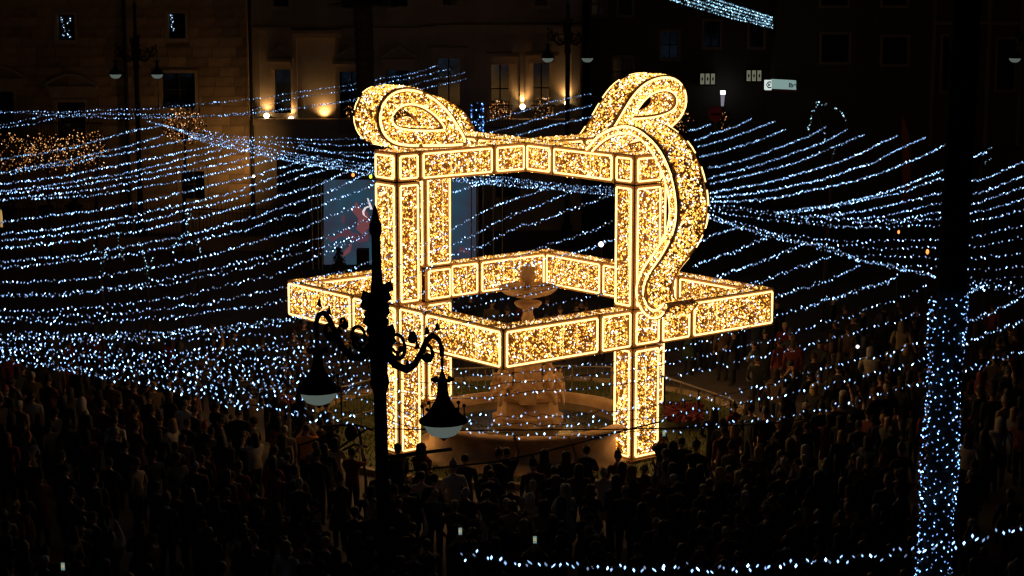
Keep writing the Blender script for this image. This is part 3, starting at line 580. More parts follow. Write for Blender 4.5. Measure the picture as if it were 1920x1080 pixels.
sb = empty('speaker_stack', at_y(680, 500, 24.8)); sb.location.z = 0; tag(sb, 'black loudspeaker stack covering the lower right of the screen', 'loudspeaker'); h_ = at_y(680, 466, 24.8).z
for k in range(2):
    z0_, z1_ = .1 + k * (h_ - .1) / 2, .1 + (k + 1) * (h_ - .1) / 2 - .02; c = MB().box((-.22, -.2, z0_), (.24, .3, z1_)).build('cabinet', M['black'], sb)
    o = MB().lathe([(.001, 0), (.08, .02), (.15, 0)], 12).build('cone', M['iron'], c); o.location = (0, -.205, (z0_ + z1_) / 2); o.rotation_euler = (math.pi / 2, 0, 0)
MB().box((-.26, -.22, 0), (.28, .32, .1)).build('stand', M['black'], sb)

# ------------------------------------------------------------------ palms
def palm(name, base, top, r0, r1, label, crown_n=26, crown_len=2.6, droop=1.0, rings=True):
    root = empty(name, base); tag(root, label, 'palm tree'); d = Vector(top) - Vector(base); b = MB(); n_ = 60
    pts, rr = [], []
    for k in range(n_ + 1):
        t = k / n_; pts.append(d * t + Vector((math.sin(t * 3) * .04, 0, 0))); rr.append((r0 + (r1 - r0) * t) * (1 + (.07 if k % 2 else -.03)))
    b.tube(pts, rr, 14); b.build('trunk', M['trunk'], root)
    fr = MB()
    for k in range(crown_n):
        a_ = k * 2.4 + random.uniform(-.2, .2); up = random.uniform(-.1, 1.0); P = []
        for j in range(8):
            t = j / 7; rad = crown_len * t * math.cos(up * .8); P.append(d + Vector((math.cos(a_) * rad, math.sin(a_) * rad, crown_len * (t * math.sin(up) - droop * .55 * t * t))))
        for j in range(7):
            p, q = P[j], P[j + 1]; w = (q - p).cross(Z).normalized(); L = .45 * math.sin(math.pi * (j + .7) / 8.2) + .08
            for s_ in (-1, 1):
                for i_ in range(4):
                    u = p.lerp(q, i_ / 4); fr.add([u, u + (q - p) * .22, u + w * s_ * L + (q - p) * .5 - Z * L * .35], [(0, 1, 2)])
        fr.tube(P, .02, 3)
    fr.build('crown', M['leaf'], root); return root
def v0(p, z=0): return Vector((p.x, p.y, z))
pb = at_y(687, 200, 27.0); palm('palm_tree', (pb.x, 27.0, 0), (pb.x - .1, 27.0, at_y(690, 8, 27).z + .1), .33, .36, 'tall dark palm in front of the mansion, its trunk passing left of the left bow', droop=.2, crown_len=1.3)
# the near palm with the cold light wrap
YP = at_y(1810, 0, -24.2); pt = at_y(1812, -20, -24.2); pm = at_y(1783, 555, -24.2); dz = pt.z - pm.z; k_ = (pm.x - pt.x) / dz; pbx = pm.x - (-(0 - pm.z)) * 0 ; base = Vector((pm.x + (pm.x - pt.x) / (pt.z - pm.z) * pm.z * 1.7, -24.2, 0))
np_ = palm('palm_tree', base, Vector((pt.x + .02, -24.2, 13.6)), .225, .20, 'near palm with a straight dark trunk, white blue lights wrapped round its lower part', crown_n=30, droop=-.1)
P, R, C = [], [], []
dd = Vector((pt.x + .02, -24.2, 13.6)) - base
zt_ = pm.z; turns = 70; pts = []
for k in range(turns * 23):
    t = k / (turns * 23); z = .2 + (zt_ - .2) * t; a_ = 2 * math.pi * turns * t; s_ = z / 13.6; c = base + dd * s_; r_ = .265 + .02 * math.sin(k * .013)
    p = Vector((c.x + r_ * math.cos(a_), c.y + r_ * math.sin(a_), z + .035 * math.sin(k * 1.7 + t * 40) + .02 * math.sin(k * .31))); pts.append(p)
    if (k * 29) % 46 < 29 and random.random() < .93: P.append(tuple(p + Vector((random.gauss(0, .008), random.gauss(0, .008), random.gauss(0, .014)))))
wr = empty('light_wrap', base); tag(wr, 'net of white blue lights wound round the trunk of the near palm', 'light wrap'); off = base
P = np.array(P) - np.array(off); N = len(P); C = cold_cols(N, 1.15) * np.array([.6, .88, 1.35]); bulbs('light_bulbs', P, RNG.uniform(.009, .0135, N), C, M['cold_bulb'], wr)
MB().tube([p - off for p in pts[::3]], .006, 3).build('cable', M['wire'], wr)

# ------------------------------------------------------------------ lamp posts
def make_lantern(r, wide=1.0):
    """part meshes of one hanging lantern, origin at its hook"""
    b = MB(); K = .72; b.lathe([(rr_ * K, zz_) for rr_, zz_ in [(.02, 0), (.05, -.06), (.07, -.12), (.12, -.16), (.10, -.22), (.12, -.36), (.16, -.46), (.22, -.52), (.24, -.56), (.40, -.70), (.50, -.74), (.50, -.78), (.44, -.79), (.0001, -.78)]], 20)
    for k in range(8):
        a_ = k * math.pi / 4; b.obox(Vector((.30 * math.cos(a_), .30 * math.sin(a_), -.70)), Vector((.02, 0, 0)), Vector((0, .02, 0)), Z * .14); b.ball((.31 * math.cos(a_), .31 * math.sin(a_), -.54), .03, 4)
        b.ball((.14 * math.cos(a_), .14 * math.sin(a_), -.14), .035, 4)
    s_ = b.mesh('lantern_shade', M['iron']); g_ = MB().lathe([(.292, -.792), (.285, -.83), (.25, -.90), (.19, -.965), (.10, -1.0), (.0001, -1.01)], 20).mesh('lantern_globe', M['globe'], True)
    c = MB().lathe([(.08, -.99), (.09, -1.005), (.05, -1.03), (.02, -1.06), (.0001, -1.065)], 10).mesh('lantern_cap', M['iron']); return s_, g_, c
LM = make_lantern(1)
def lamp_post(x, y, zl, arms, top, label, sc_=.82, r0=.13, group=None, scroll=True, globe=None):
    root = empty('street_lamp', (x, y, 0)); tag(root, label, 'street lamp', group); b = MB()
    b.lathe([(.34, 0), (.34, .25), (.28, .3), (.24, .9), (.27, .95), (r0 * 1.35, 1.05), (r0 * 1.15, 2.2), (r0 * 1.4, 2.25), (r0 * 1.05, 2.35), (r0 * .98, zl - .5), (r0 * 1.5, zl - .35), (r0 * 1.2, zl - .2), (r0 * 1.55, zl + .1), (r0 * 1.5, zl + .35), (r0 * 1.3, zl + .6), (r0 * 1.0, zl + .9), (r0 * .72, zl + 1.2), (r0 * .66, top - .42), (r0 * .95, top - .36), (r0 * .95, top - .26), (r0 * .6, top - .2), (r0 * .3, top - .05), (.005, top)], 14)
    b.build('pole', M['iron'], root)
    col_ = MB()
    for k in range(14):
        a_ = k * 2.39; z_ = zl + .1 + (k % 7) * .12; r_ = r0 * 1.25; q = Vector((math.cos(a_), math.sin(a_), 0)); col_.add([q * r_ * .6 + Z * z_, q * (r_ + .13) + Z * (z_ + .1), q * (r_ + .09) + Z * (z_ + .22), q * r_ * .6 + Z * (z_ + .16)], [(0, 1, 2, 3)]); col_.ball(tuple(q * (r_ + .02) + Z * z_), .06, 4)
    tag(col_.build('collar_ornament', M['iron'], root), kind='stuff')
    for (dx, dy) in arms:
        L = math.hypot(dx, dy); e1 = Vector((dx / L, dy / L, 0)); a = MB()
        pth = [(0.1, .10), (.30, -.06), (.50, -.10), (.66, .02), (.78, .22), (.88, .42), (.98, .50), (1.08, .46), (1.13, .34), (1.13, .22)]
        a.tube([e1 * (u * L / 1.13) + Z * (zl + w * .9) for u, w in pth], [.05, .055, .05, .045, .04, .04, .04, .035, .035, .03], 7)
        for cu, cw, cr_, tn in ((.34, .24, .20, 1.35), (.88, .24, .13, 1.2), (.62, .42, .08, 1.0)):
            sp = []
            for k in range(22):
                t = k / 21; an_ = t * 2 * math.pi * tn + 3.6; rr_ = cr_ * (1 - .55 * t); sp.append(e1 * (cu * L / 1.13 + rr_ * math.cos(an_)) + Z * (zl + cw * .9 + rr_ * math.sin(an_)))
            a.tube(sp, [.03 - .012 * k / 21 for k in range(22)], 6)
            a.ball(tuple(sp[-1]), .045, 5)
        for k in range(5): q = e1 * (L * (.25 + .16 * k)) + Z * (zl + [.0, -.08, .2, .42, .5][k]); a.add([q, q + e1 * .06 + Z * .16, q + e1 * .13 + Z * .05], [(0, 1, 2), (0, 2, 1)])
        am = a.build('arm', M['iron'], root)
        lt = MB().lathe([(.012, .2), (.03, .12), (.012, .02), (.03, 0)], 8).build('lantern', M['iron'], root); lt.location = e1 * L + Z * (zl + .02); lt.scale = (sc_,) * 3
        for me, nm in zip(LM, ('lantern_shade', 'lantern_globe', 'lantern_cap')): o = bpy.data.objects.new(nm, me); COL.objects.link(o); o.parent = lt
    return root
pc = at_z(713, 660, 7.55); 
pl_ = at_z(831, 795, 6.75); pr_ = at_z(597, 732, 6.75); cx, cy = (pl_.x + pr_.x) / 2, (pl_.y + pr_.y) / 2
ctr = at_y(713, 760, cy); ctr.x += .11; pl_.x += .11; pr_.x += .11
topz = at_y(693, 384, cy).z
lamp_post(ctr.x, cy, 7.43, [(pl_.x - ctr.x, pl_.y - cy), (pr_.x - ctr.x, pr_.y - cy)], topz, 'large black cast iron street lamp with two opal lanterns in the foreground, left of centre', .88, .088).rotation_euler = (0, -.016, 0)
for (px, lab, arms) in ((257, 'twin lantern street lamp in front of the sandstone palace', 39), (1064, 'twin lantern street lamp between the mansion and the right bow', 37), (1938, 'street lamp at the right edge in front of the corner building', 38)):
    y = 33.5; p = at_y(px, 180, y); d = at_y(px + arms, 180, y).x - p.x; lamp_post(p.x, y, 8.1 if px < 1000 else 8.8, [(d, 0), (-d, 0)], 10.6, lab, .85, .1, 'street lamps in front of the buildings')
# rod rig left of the lamp post
rg = empty('rod_rig', (0, 0, 0)); tag(rg, 'thin dark curved rods with a hanging black ball, left of the near lamppost', 'rod rig'); YR = -7.5
def Rp(x, y): return at_y(x, y, YR)
for pts in ([(596, 872), (620, 852), (650, 830), (690, 802)], [(610, 866), (640, 846), (665, 833), (690, 838)], [(668, 795), (675, 815), (680, 850), (686, 900)], [(600, 800), (640, 797), (668, 797), (700, 806)], [(640, 796), (600, 822), (560, 835)]):
    MB().tube([Rp(*p) for p in pts], .03, 6).build('rod', M['iron'], rg)
MB().ball(tuple(Rp(658, 812)), .15, 8, sz=1.3).build('hanging_ball', M['iron'], rg); MB().tube([Rp(686, 900), v0(Rp(686, 900))], .035, 6).build('rod', M['iron'], rg); MB().tube([Rp(596, 872), v0(Rp(596, 872))], .035, 6).build('rod', M['iron'], rg)
# thin dark cables
def cable(px, y0, y1, z, label, r=.014):
    A_ = at_z(px[0][0], px[0][1], z); B_ = at_z(px[-1][0], px[-1][1], z); n_ = (B_ - A_).cross(Z).normalized(); P = [at_plane(x, y, A_, n_) for x, y in px]
    o = MB().tube(P, r, 5).build('dark_cable', M['wire']); tag(o, label, 'cable'); return o
cable([(740, 886), (850, 874), (930, 866), (1000, 852), (1080, 832), (1150, 812), (1240, 790)], 0, 0, 5.2, 'slack dark cable crossing in front of the fountain basin, rising to the right')
cable([(700, 803), (850, 807), (1000, 806), (1150, 805), (1250, 803), (1440, 795), (1700, 760)], 0, 0, 5.8, 'nearly level dark cable crossing in front of the fountain rim', .01)
cable([(722, 858), (780, 850), (846, 842)], 0, 0, 5.0, 'short thick dark cable end below the right lantern of the near street lamp', .03)

# ------------------------------------------------------------------ trees and posts carrying lights
def blob_tree(px, py, Y, wpx, hpx, label, group, base_px=None, n=140, cols='warm', trunk=True, leaves=260):
    c = at_y(px, py, Y); sc_ = (Y - CAMP.y) / FPX; rx, rz = wpx * sc_ / 2, hpx * sc_ / 2; root = empty('lit_tree', (c.x, Y, 0)); tag(root, label, 'tree', group)
    b = MB(); lean = random.uniform(-.15, .3); b.tube([(lean * -1.2, 0, 0), (lean * -.6, 0, c.z * .4), (0, 0, c.z * .8), (0, 0, c.z)], [.09, .07, .055, .03], 7)
    for k in range(6): a_ = k * 1.05; b.tube([(0, 0, c.z - rz * .8), (rx * .5 * math.cos(a_), rx * .5 * math.sin(a_), c.z - rz * .1), (rx * .8 * math.cos(a_), rx * .8 * math.sin(a_), c.z + rz * .4)], [.035, .02, .01], 5)
    b.build('trunk', M['trunk'], root); f_ = MB()
    for _ in range(leaves):
        while True:
            q = Vector((random.uniform(-1, 1), random.uniform(-1, 1), random.uniform(-1, 1)))
            if q.length < 1: break
        p = Vector((q.x * rx, q.y * rx * .9, c.z + q.z * rz)); s = .09
        f_.add([p + Vector((random.uniform(-s, s), random.uniform(-s, s), random.uniform(-s, s))) for _ in range(3)], [(0, 1, 2)])
    f_.build('crown', M['leaf'], root)
    q = RNG.normal(0, 1, (n, 3)); q /= np.linalg.norm(q, axis=1)[:, None]; q *= RNG.uniform(.5, 1, (n, 1)); P = q * np.array([rx, rx * .9, rz]) + np.array([0, 0, c.z])
    Cc = (np.array([(.95, .42, .13), (.35, .13, .03), (1.2, .8, .5), (.15, .055, .02)])[RNG.choice(4, n, p=[.25, .4, .1, .25])] if cols == 'warm' else cold_cols(n, .7))
    bulbs('light_bulbs', P, RNG.uniform(.018, .028, n), Cc, M['gold_bulb' if cols == 'warm' else 'cold_bulb'], root); return root
gw = 'small street trees hung with warm lights'
for (px, py, w, h, lab, nn) in ((24, 288, 96, 84, 'tree of warm orange lights at the left edge', 190), (88, 286, 74, 86, 'tree of warm orange lights second from the left edge', 170), (140, 284, 66, 86, 'tree of warm orange lights third from the left edge', 150), (180, 280, 50, 80, 'narrow tree of warm orange lights fourth from the left edge', 90), (346, 236, 88, 76, 'tree of warm orange lights right of the far twin street lamp', 230)):
    blob_tree(px, py, 31 + random.uniform(-1, 1), w, h, lab, gw, n=nn)
for (px, py, w, h, lab, nn) in ((664, 222, 52, 66, 'dark shrub with pinpoint warm lights on the mansion balcony left of the left bow', 110), (938, 215, 50, 62, 'tree of fine warm lights under the mansion window right of the left bow', 170), (1018, 215, 48, 72, 'tree of fine warm lights between the two right floodlights', 190), (1272, 225, 60, 60, 'dim tree with faint warm lights right of the right bow', 70), (1360, 232, 22, 50, 'slim shrub with a few bright warm lights beside the no entry sign', 24)):
    blob_tree(px, py, 38 + random.uniform(-1, 1), w, h, lab, 'street trees with fine warm lights before the mansion', n=nn, leaves=160)
def light_line(name, pts3, label, cat, group=None, spacing=.1, r=(.016, .024), bright=1.0, jit=.035, cable_r=.007, cols=None, root=None):
    """a cable in the air with lit bulbs along it"""
    pts3 = [Vector(p) for p in pts3]; o0 = pts3[0].copy()
    if root is None: root = empty(name, o0); tag(root, label, cat, group)
    d = [0]
    for a_, b_ in zip(pts3, pts3[1:]): d.append(d[-1] + (b_ - a_).length)
    N = max(2, int(d[-1] / spacing)); s = (np.arange(N) + RNG.uniform(-.35, .35, N)) / N * d[-1]; P = np.zeros((N, 3)); arr = np.array([tuple(p) for p in pts3])
    # clustered gaps as in real strings
    for k in range(3): P[:, k] = np.interp(s, d, arr[:, k])
    ph = RNG.uniform(0, 6.28, 3); P[:, 2] += jit * .4 * (np.sin(s * 2.1 + ph[0]) + .7 * np.sin(s * 5.3 + ph[1]))
    P += RNG.normal(0, 1, (N, 3)) * np.array([.3, .3, 1]) * jit; P -= np.array(o0)
    C = cold_cols(N, bright * .95) * np.array([.80, .95, 1.15]) if cols is None else cols(N); bulbs('light_bulbs', P, RNG.uniform(r[0], r[1], N), C, M['cold_bulb'], root, stretch=1.7)
    MB().tube([p - o0 for p in pts3], cable_r, 3).build('cable', M['wire'], root); return root
# wound cold lights on young trees in the dark garden, left
def sketch_tree(lines, Y, label, top):
    p0 = at_y(*lines[0][0], Y); root = empty('young_tree', (p0.x, Y, 0)); tag(root, label, 'tree', 'young trees with cold lights wound on their branches'); off = Vector((p0.x, Y, 0)); tr = MB(); low = min((at_y(*p, Y) for L in lines for p in L), key=lambda q: q.z)
    tr.tube([Vector((0, 0, 0)), low - off], [.08, .05], 6)
    P = []
    for L in lines:
        q = [at_y(*p, Y) - off + Vector((0, random.uniform(-.1, .1), 0)) for p in L]; tr.tube(q, .025, 5); tr.tube([low - off, q[-1]], .02, 5)
        for a_, b_ in zip(q, q[1:]):
            k_ = max(1, int((b_ - a_).length / .09))
            for j in range(k_): P.append(tuple(a_.lerp(b_, j / k_) + Vector((random.gauss(0, .03), -.03, random.gauss(0, .03)))))
    tr.build('trunk', M['trunk'], root); P = np.array(P); bulbs('light_bulbs', P, RNG.uniform(.016, .026, len(P)), cold_cols(len(P), .5) * np.array([.8, 1.0, .85]), M['cold_bulb'], root)
sketch_tree([[(200, 470), (192, 490), (187, 515)], [(200, 470), (212, 462)], [(176, 460), (188, 478)]], 8, 'young tree with cold lights, left of three in the dark garden', 0)
sketch_tree([[(276, 520), (275, 500), (266, 470), (258, 450)], [(276, 500), (290, 480)], [(222, 440), (226, 465), (232, 490)]], 9, 'young tree with cold lights, middle of three in the dark garden', 0)
sketch_tree([[(326, 475), (328, 460), (336, 448)], [(350, 402), (352, 415), (346, 428)], [(345, 400), (356, 398), (360, 408)], [(372, 446), (374, 462), (376, 485)], [(336, 448), (350, 435), (346, 428)]], 10, 'young tree with cold lights, right of three in the dark garden', 0)
sketch_tree([[(1550, 195), (1540, 196), (1525, 193)], [(1535, 193), (1524, 210), (1518, 235), (1516, 255)], [(1545, 245), (1546, 258), (1549, 268)], [(1565, 200), (1582, 215), (1588, 232)], [(1566, 280), (1562, 292)]], 14, 'tall dim tree outlined by sparse cold lights, upper right', 0)
sketch_tree([[(1858, 275), (1845, 282), (1843, 300)], [(1858, 298), (1850, 305), (1840, 308)]], 16, 'dim tree with a few cold lights right of the near palm', 0)
pw = empty('wrapped_post', (at_y(895, 250, 34).x, 34, 0)); tag(pw, 'post wound with deep blue lights between the left bow and the mansion', 'post')
zt2 = at_y(895, 192, 34).z; zb2 = at_y(895, 256, 34).z; MB().tube([(0, 0, 0), (0, 0, zt2)], .2, 8).build('post', M['iron'], pw); N = 150; a_ = RNG.uniform(0, 6.28, N)
bulbs('light_bulbs', np.c_[.26 * np.cos(a_), .26 * np.sin(a_), RNG.uniform(zb2 - 1, zt2, N)], RNG.uniform(.02, .032, N), cold_cols(N, .7) * np.array([.35, .6, 1.3]), M['cold_bulb'], pw)
for nm, zt3, wpx in (('left', 395, 15), ('right', 385, 140)):
    p = at_y(wpx, 440, 33); g_ = empty('gate_pier', (p.x, 33, 0)); tag(g_, 'dark gate pier with a plant urn, %s' % ('at the left edge' if nm == 'left' else 'below the orange trees'), 'gate pier')
    zt_ = at_y(wpx, zt3, 33).z; MB().box((-.35, -.35, 0), (.35, .35, max(.6, zt_ - .5))).build('pier', M['joint'], g_); MB().lathe([(.12, zt_ - .5), (.15, zt_ - .4), (.34, zt_ - .1), (.42, zt_), (.3, zt_ + .05), (.05, zt_ + .2), (.04, zt_ + .5)], 14).build('urn', M['iron'], g_)
    lf = MB()
    for k in range(60): q = Vector((random.gauss(0, .16), random.gauss(0, .16), zt_ + .45 + random.uniform(-.2, .3))); lf.add([q, q + Vector((.12, 0, .1)), q + Vector((-.03, .05, .16))], [(0, 1, 2)])
    tag(lf.build('plant', M['leaf'], g_), kind='stuff')
fe = empty('iron_fence', (0, 32.5, 0)); tag(fe, 'dark iron railing on a low wall before the sandstone palace', 'fence'); xa = at_y(-40, 400, 32.5).x; xb = at_y(585, 400, 32.5).x
MB().box((xa, -.2, 0), (xb, .2, .55)).build('low_wall', M['joint'], fe); MB().box((xa, -.02, 1.75), (xb, .02, 1.79)).build('top_rail', M['iron'], fe); MB().box((xa, -.02, .65), (xb, .02, .69)).build('bottom_rail', M['iron'], fe)
x = xa; bar = MB().tube([(0, 0, .55), (0, 0, 1.95)], .014, 4).mesh('bar', M['iron'])
while x < xb: o = bpy.data.objects.new('bar', bar); COL.objects.link(o); o.parent = fe; o.location = (x, 0, 0); x += .16 * 1.0
bn = MB(); q = [at_y(x_, y_, 33) for x_, y_ in ((1690, 215), (1697, 228), (1705, 255), (1708, 300), (1706, 380), (1692, 380), (1693, 300), (1690, 250))]; bn.add(q + [v + Vector((0, .05, 0)) for v in q], [tuple(range(8)), tuple(range(15, 7, -1))] + [(i, 8 + i, 8 + (i + 1) % 8, (i + 1) % 8) for i in range(8)])
bo = empty('banner', (0, 0, 0)); tag(bo, 'tall narrow rust orange feather banner in the dark, upper right', 'banner'); bn.build('cloth', M['banner'], bo); pq = at_y(1689, 215, 33.02); MB().tube([(pq.x, 33.02, 0), tuple(pq)], .03, 5).build('pole', M['iron'], bo)
for px, py, Y, mt, rr, lab in ((1685, 435, 6, 'ember', .035, 'small orange flame light in the right crowd, upper one'), (1739, 472, 2, 'ember', .045, 'small orange flame light left of the near palm, lower one'), (1127, 458, 18, 'white_lamp', .10, 'bright white spot lamp seen under the right arm of the top beams'), (1608, 650, -3, 'white_lamp', .045, 'bright pinpoint camera flash in the right crowd')):
    p = at_y(px, py, Y); o = empty('small_lamp', p); tag(o, lab, 'lamp'); MB().ball((0, 0, 0), rr, 6, sz=1.6 if mt == 'ember' else 1).build('lit_head', M[mt], o); MB().tube([(0, .03, -rr), (0, .03, -p.z)], .015, 5).build('stand', M['iron'], o)
lp = empty('lit_lamp', (at_y(2, 400, 30).x, 30, 0)); tag(lp, 'lit yellow lamp just inside the left edge', 'lamp'); pz = at_y(2, 410, 30).z; MB().lathe([(.001, pz - .4), (.05, pz - .35), (.06, pz), (.04, pz + .3), (.001, pz + .4)], 10).build('glass', emis('warm_lamp', (1, .6, .2), .45, False), lp); MB().tube([(0, 0, 0), (0, 0, pz - .3)], .05, 6).build('post', M['iron'], lp)
# hanging net of cold lights, top right
A_, B_ = at_y(1228, -12, 20), at_y(1449, 52, 16); A2, B2 = at_y(1318, -10, 20), at_y(1448, 32, 16); nt = empty('light_net', A_); tag(nt, 'thick hanging net of white blue lights cutting across the top edge', 'light net')
n_ = 900; s_, t_ = RNG.uniform(0, 1, n_), np.floor(RNG.uniform(0, 5, n_)) / 4 + RNG.normal(0, .03, n_); T1 = np.array(at_y(1300, 14, 19)); T2 = np.array(at_y(1390, 14, 17.5)); a1, a2, b1, b2 = [np.array(v) for v in (A_, A2, B_, B2)]
lo_ = ((1 - s_)[:, None] ** 2 * a1 + 2 * (s_ * (1 - s_))[:, None] * np.array(at_y(1330, 26, 18.5)) + (s_ ** 2)[:, None] * b1); hi_ = ((1 - s_)[:, None] * a2 + s_[:, None] * b2) - np.array((0, 0, .02))
P = lo_ * (1 - t_)[:, None] + hi_ * t_[:, None] - np.array(A_); bulbs('light_bulbs', P, RNG.uniform(.014, .022, n_), cold_cols(n_, .5) * np.array([.8, 1, .9]), M['cold_bulb'], nt)
b = MB(); b.tube([Vector((0, 0, 0)), at_y(1330, 20, 18.5) - A_, B_ - A_], .008, 3); b.tube([A2 - A_, B2 - A_], .008, 3); b.tube([B_ - A_, B2 - A_], .008, 3); b.build('cable', M['wire'], nt)

# ------------------------------------------------------------------ the strings over the plaza
L_, C_, R_ = [], [], []   # (pixels seen in the photograph; each is hung as a sagging cable in its own upright plane)
L_ += [[(-30, 236), (0, 235), (60, 222), (100, 214), (150, 208), (250, 205), (300, 203), (370, 195), (480, 185), (560, 172), (620, 165), (665, 157), (695, 151), (770, 138), (825, 122)],
       [(440, 217), (540, 187), (600, 177), (665, 168), (740, 152), (800, 140), (847, 129)],
       [(-30, 207), (0, 208), (100, 216), (180, 220), (260, 222), (380, 218), (440, 216), (520, 208), (600, 198), (665, 186), (740, 170), (800, 152), (876, 136)],
       [(-30, 212), (80, 209), (150, 216), (220, 213), (300, 220), (380, 217), (480, 211), (600, 196), (700, 184), (780, 168), (840, 157), (877, 147)],
       [(0, 240), (60, 232), (120, 218), (180, 213), (260, 215), (330, 216)],
       [(0, 298), (60, 290), (130, 278), (170, 267), (232, 250), (265, 242), (310, 235)], [(0, 326), (55, 313), (110, 305), (190, 285), (240, 274), (310, 252)],
       [(20, 325), (75, 315), (135, 307), (190, 294), (235, 287), (280, 277), (320, 268), (385, 257)], [(0, 345), (65, 338), (138, 327), (195, 315), (262, 302), (320, 290), (390, 275), (425, 267)],
       [(0, 359), (90, 348), (142, 339), (240, 324), (320, 303), (350, 296), (400, 283), (440, 271)], [(0, 364), (130, 350), (210, 337), (265, 327), (320, 316), (390, 300), (440, 287), (475, 278)],
       [(0, 376), (100, 364), (162, 358), (240, 343), (300, 331), (384, 314), (445, 301), (505, 288)], [(60, 372), (155, 368), (238, 357), (285, 348), (350, 337), (410, 323), (453, 313), (490, 305), (535, 294)],
       [(-30, 422), (0, 418), (50, 410), (135, 400), (192, 393), (245, 382), (295, 372), (357, 358), (392, 349), (435, 339), (478, 329), (520, 316), (560, 304), (600, 292)],
       [(-30, 441), (0, 438), (80, 432), (142, 422), (220, 410), (307, 392), (370, 376), (425, 364), (478, 345), (525, 330), (562, 317), (600, 308), (645, 299)],
       [(-30, 453), (0, 450), (78, 444), (152, 434), (222, 420), (290, 410), (355, 393), (412, 380), (462, 366), (512, 350), (547, 338), (587, 324), (645, 311)],
       [(-30, 468), (0, 465), (52, 461), (137, 452), (197, 442), (245, 436), (312, 422), (380, 406), (420, 396), (478, 381), (555, 359), (597, 346), (655, 321), (700, 306)],
       [(-30, 493), (0, 490), (72, 485), (145, 478), (185, 472), (240, 461), (315, 449), (352, 440), (410, 425), (457, 412), (480, 406), (535, 387), (567, 375), (595, 366), (627, 355), (667, 335), (700, 322)],
       [(-30, 504), (0, 502), (72, 496), (165, 486), (217, 481), (262, 474), (302, 466), (347, 457), (400, 445), (470, 428), (525, 409), (580, 395), (612, 380), (645, 369), (675, 357), (702, 346)],
       [(-30, 533), (0, 530), (75, 529), (127, 524), (180, 519), (243, 509), (282, 502), (332, 491), (395, 479), (460, 458), (517, 442), (580, 422), (600, 414), (632, 400), (655, 392), (700, 376)],
       [(-30, 555), (0, 553), (90, 551), (150, 547), (235, 537), (310, 524), (370, 511), (420, 500), (475, 486), (512, 476), (575, 452), (620, 441), (665, 422), (700, 408)],
       [(-30, 557), (0, 555), (110, 553), (200, 545), (290, 535), (330, 530), (400, 515), (440, 508), (485, 496), (527, 484), (600, 464), (665, 444), (700, 431)],
       [(-30, 585), (0, 584), (77, 584), (148, 577), (210, 574), (246, 571), (272, 564), (350, 555), (397, 541), (474, 524), (520, 513), (548, 501), (587, 485), (630, 465), (700, 436)],
       [(-30, 594), (0, 593), (90, 595), (180, 590), (231, 586), (308, 580), (335, 574), (385, 570), (433, 559), (504, 546), (533, 538), (580, 524), (640, 510), (690, 492), (720, 484), (790, 460), (850, 430), (893, 403), (942, 382), (1000, 362), (1050, 349)],
       [(-30, 600), (0, 601), (77, 603), (120, 607), (178, 604), (260, 599), (320, 595), (385, 586), (430, 580), (474, 574), (512, 567), (545, 560), (640, 536), (720, 508), (800, 478), (857, 454), (893, 437), (955, 406), (1010, 385), (1060, 365), (1085, 355)]]
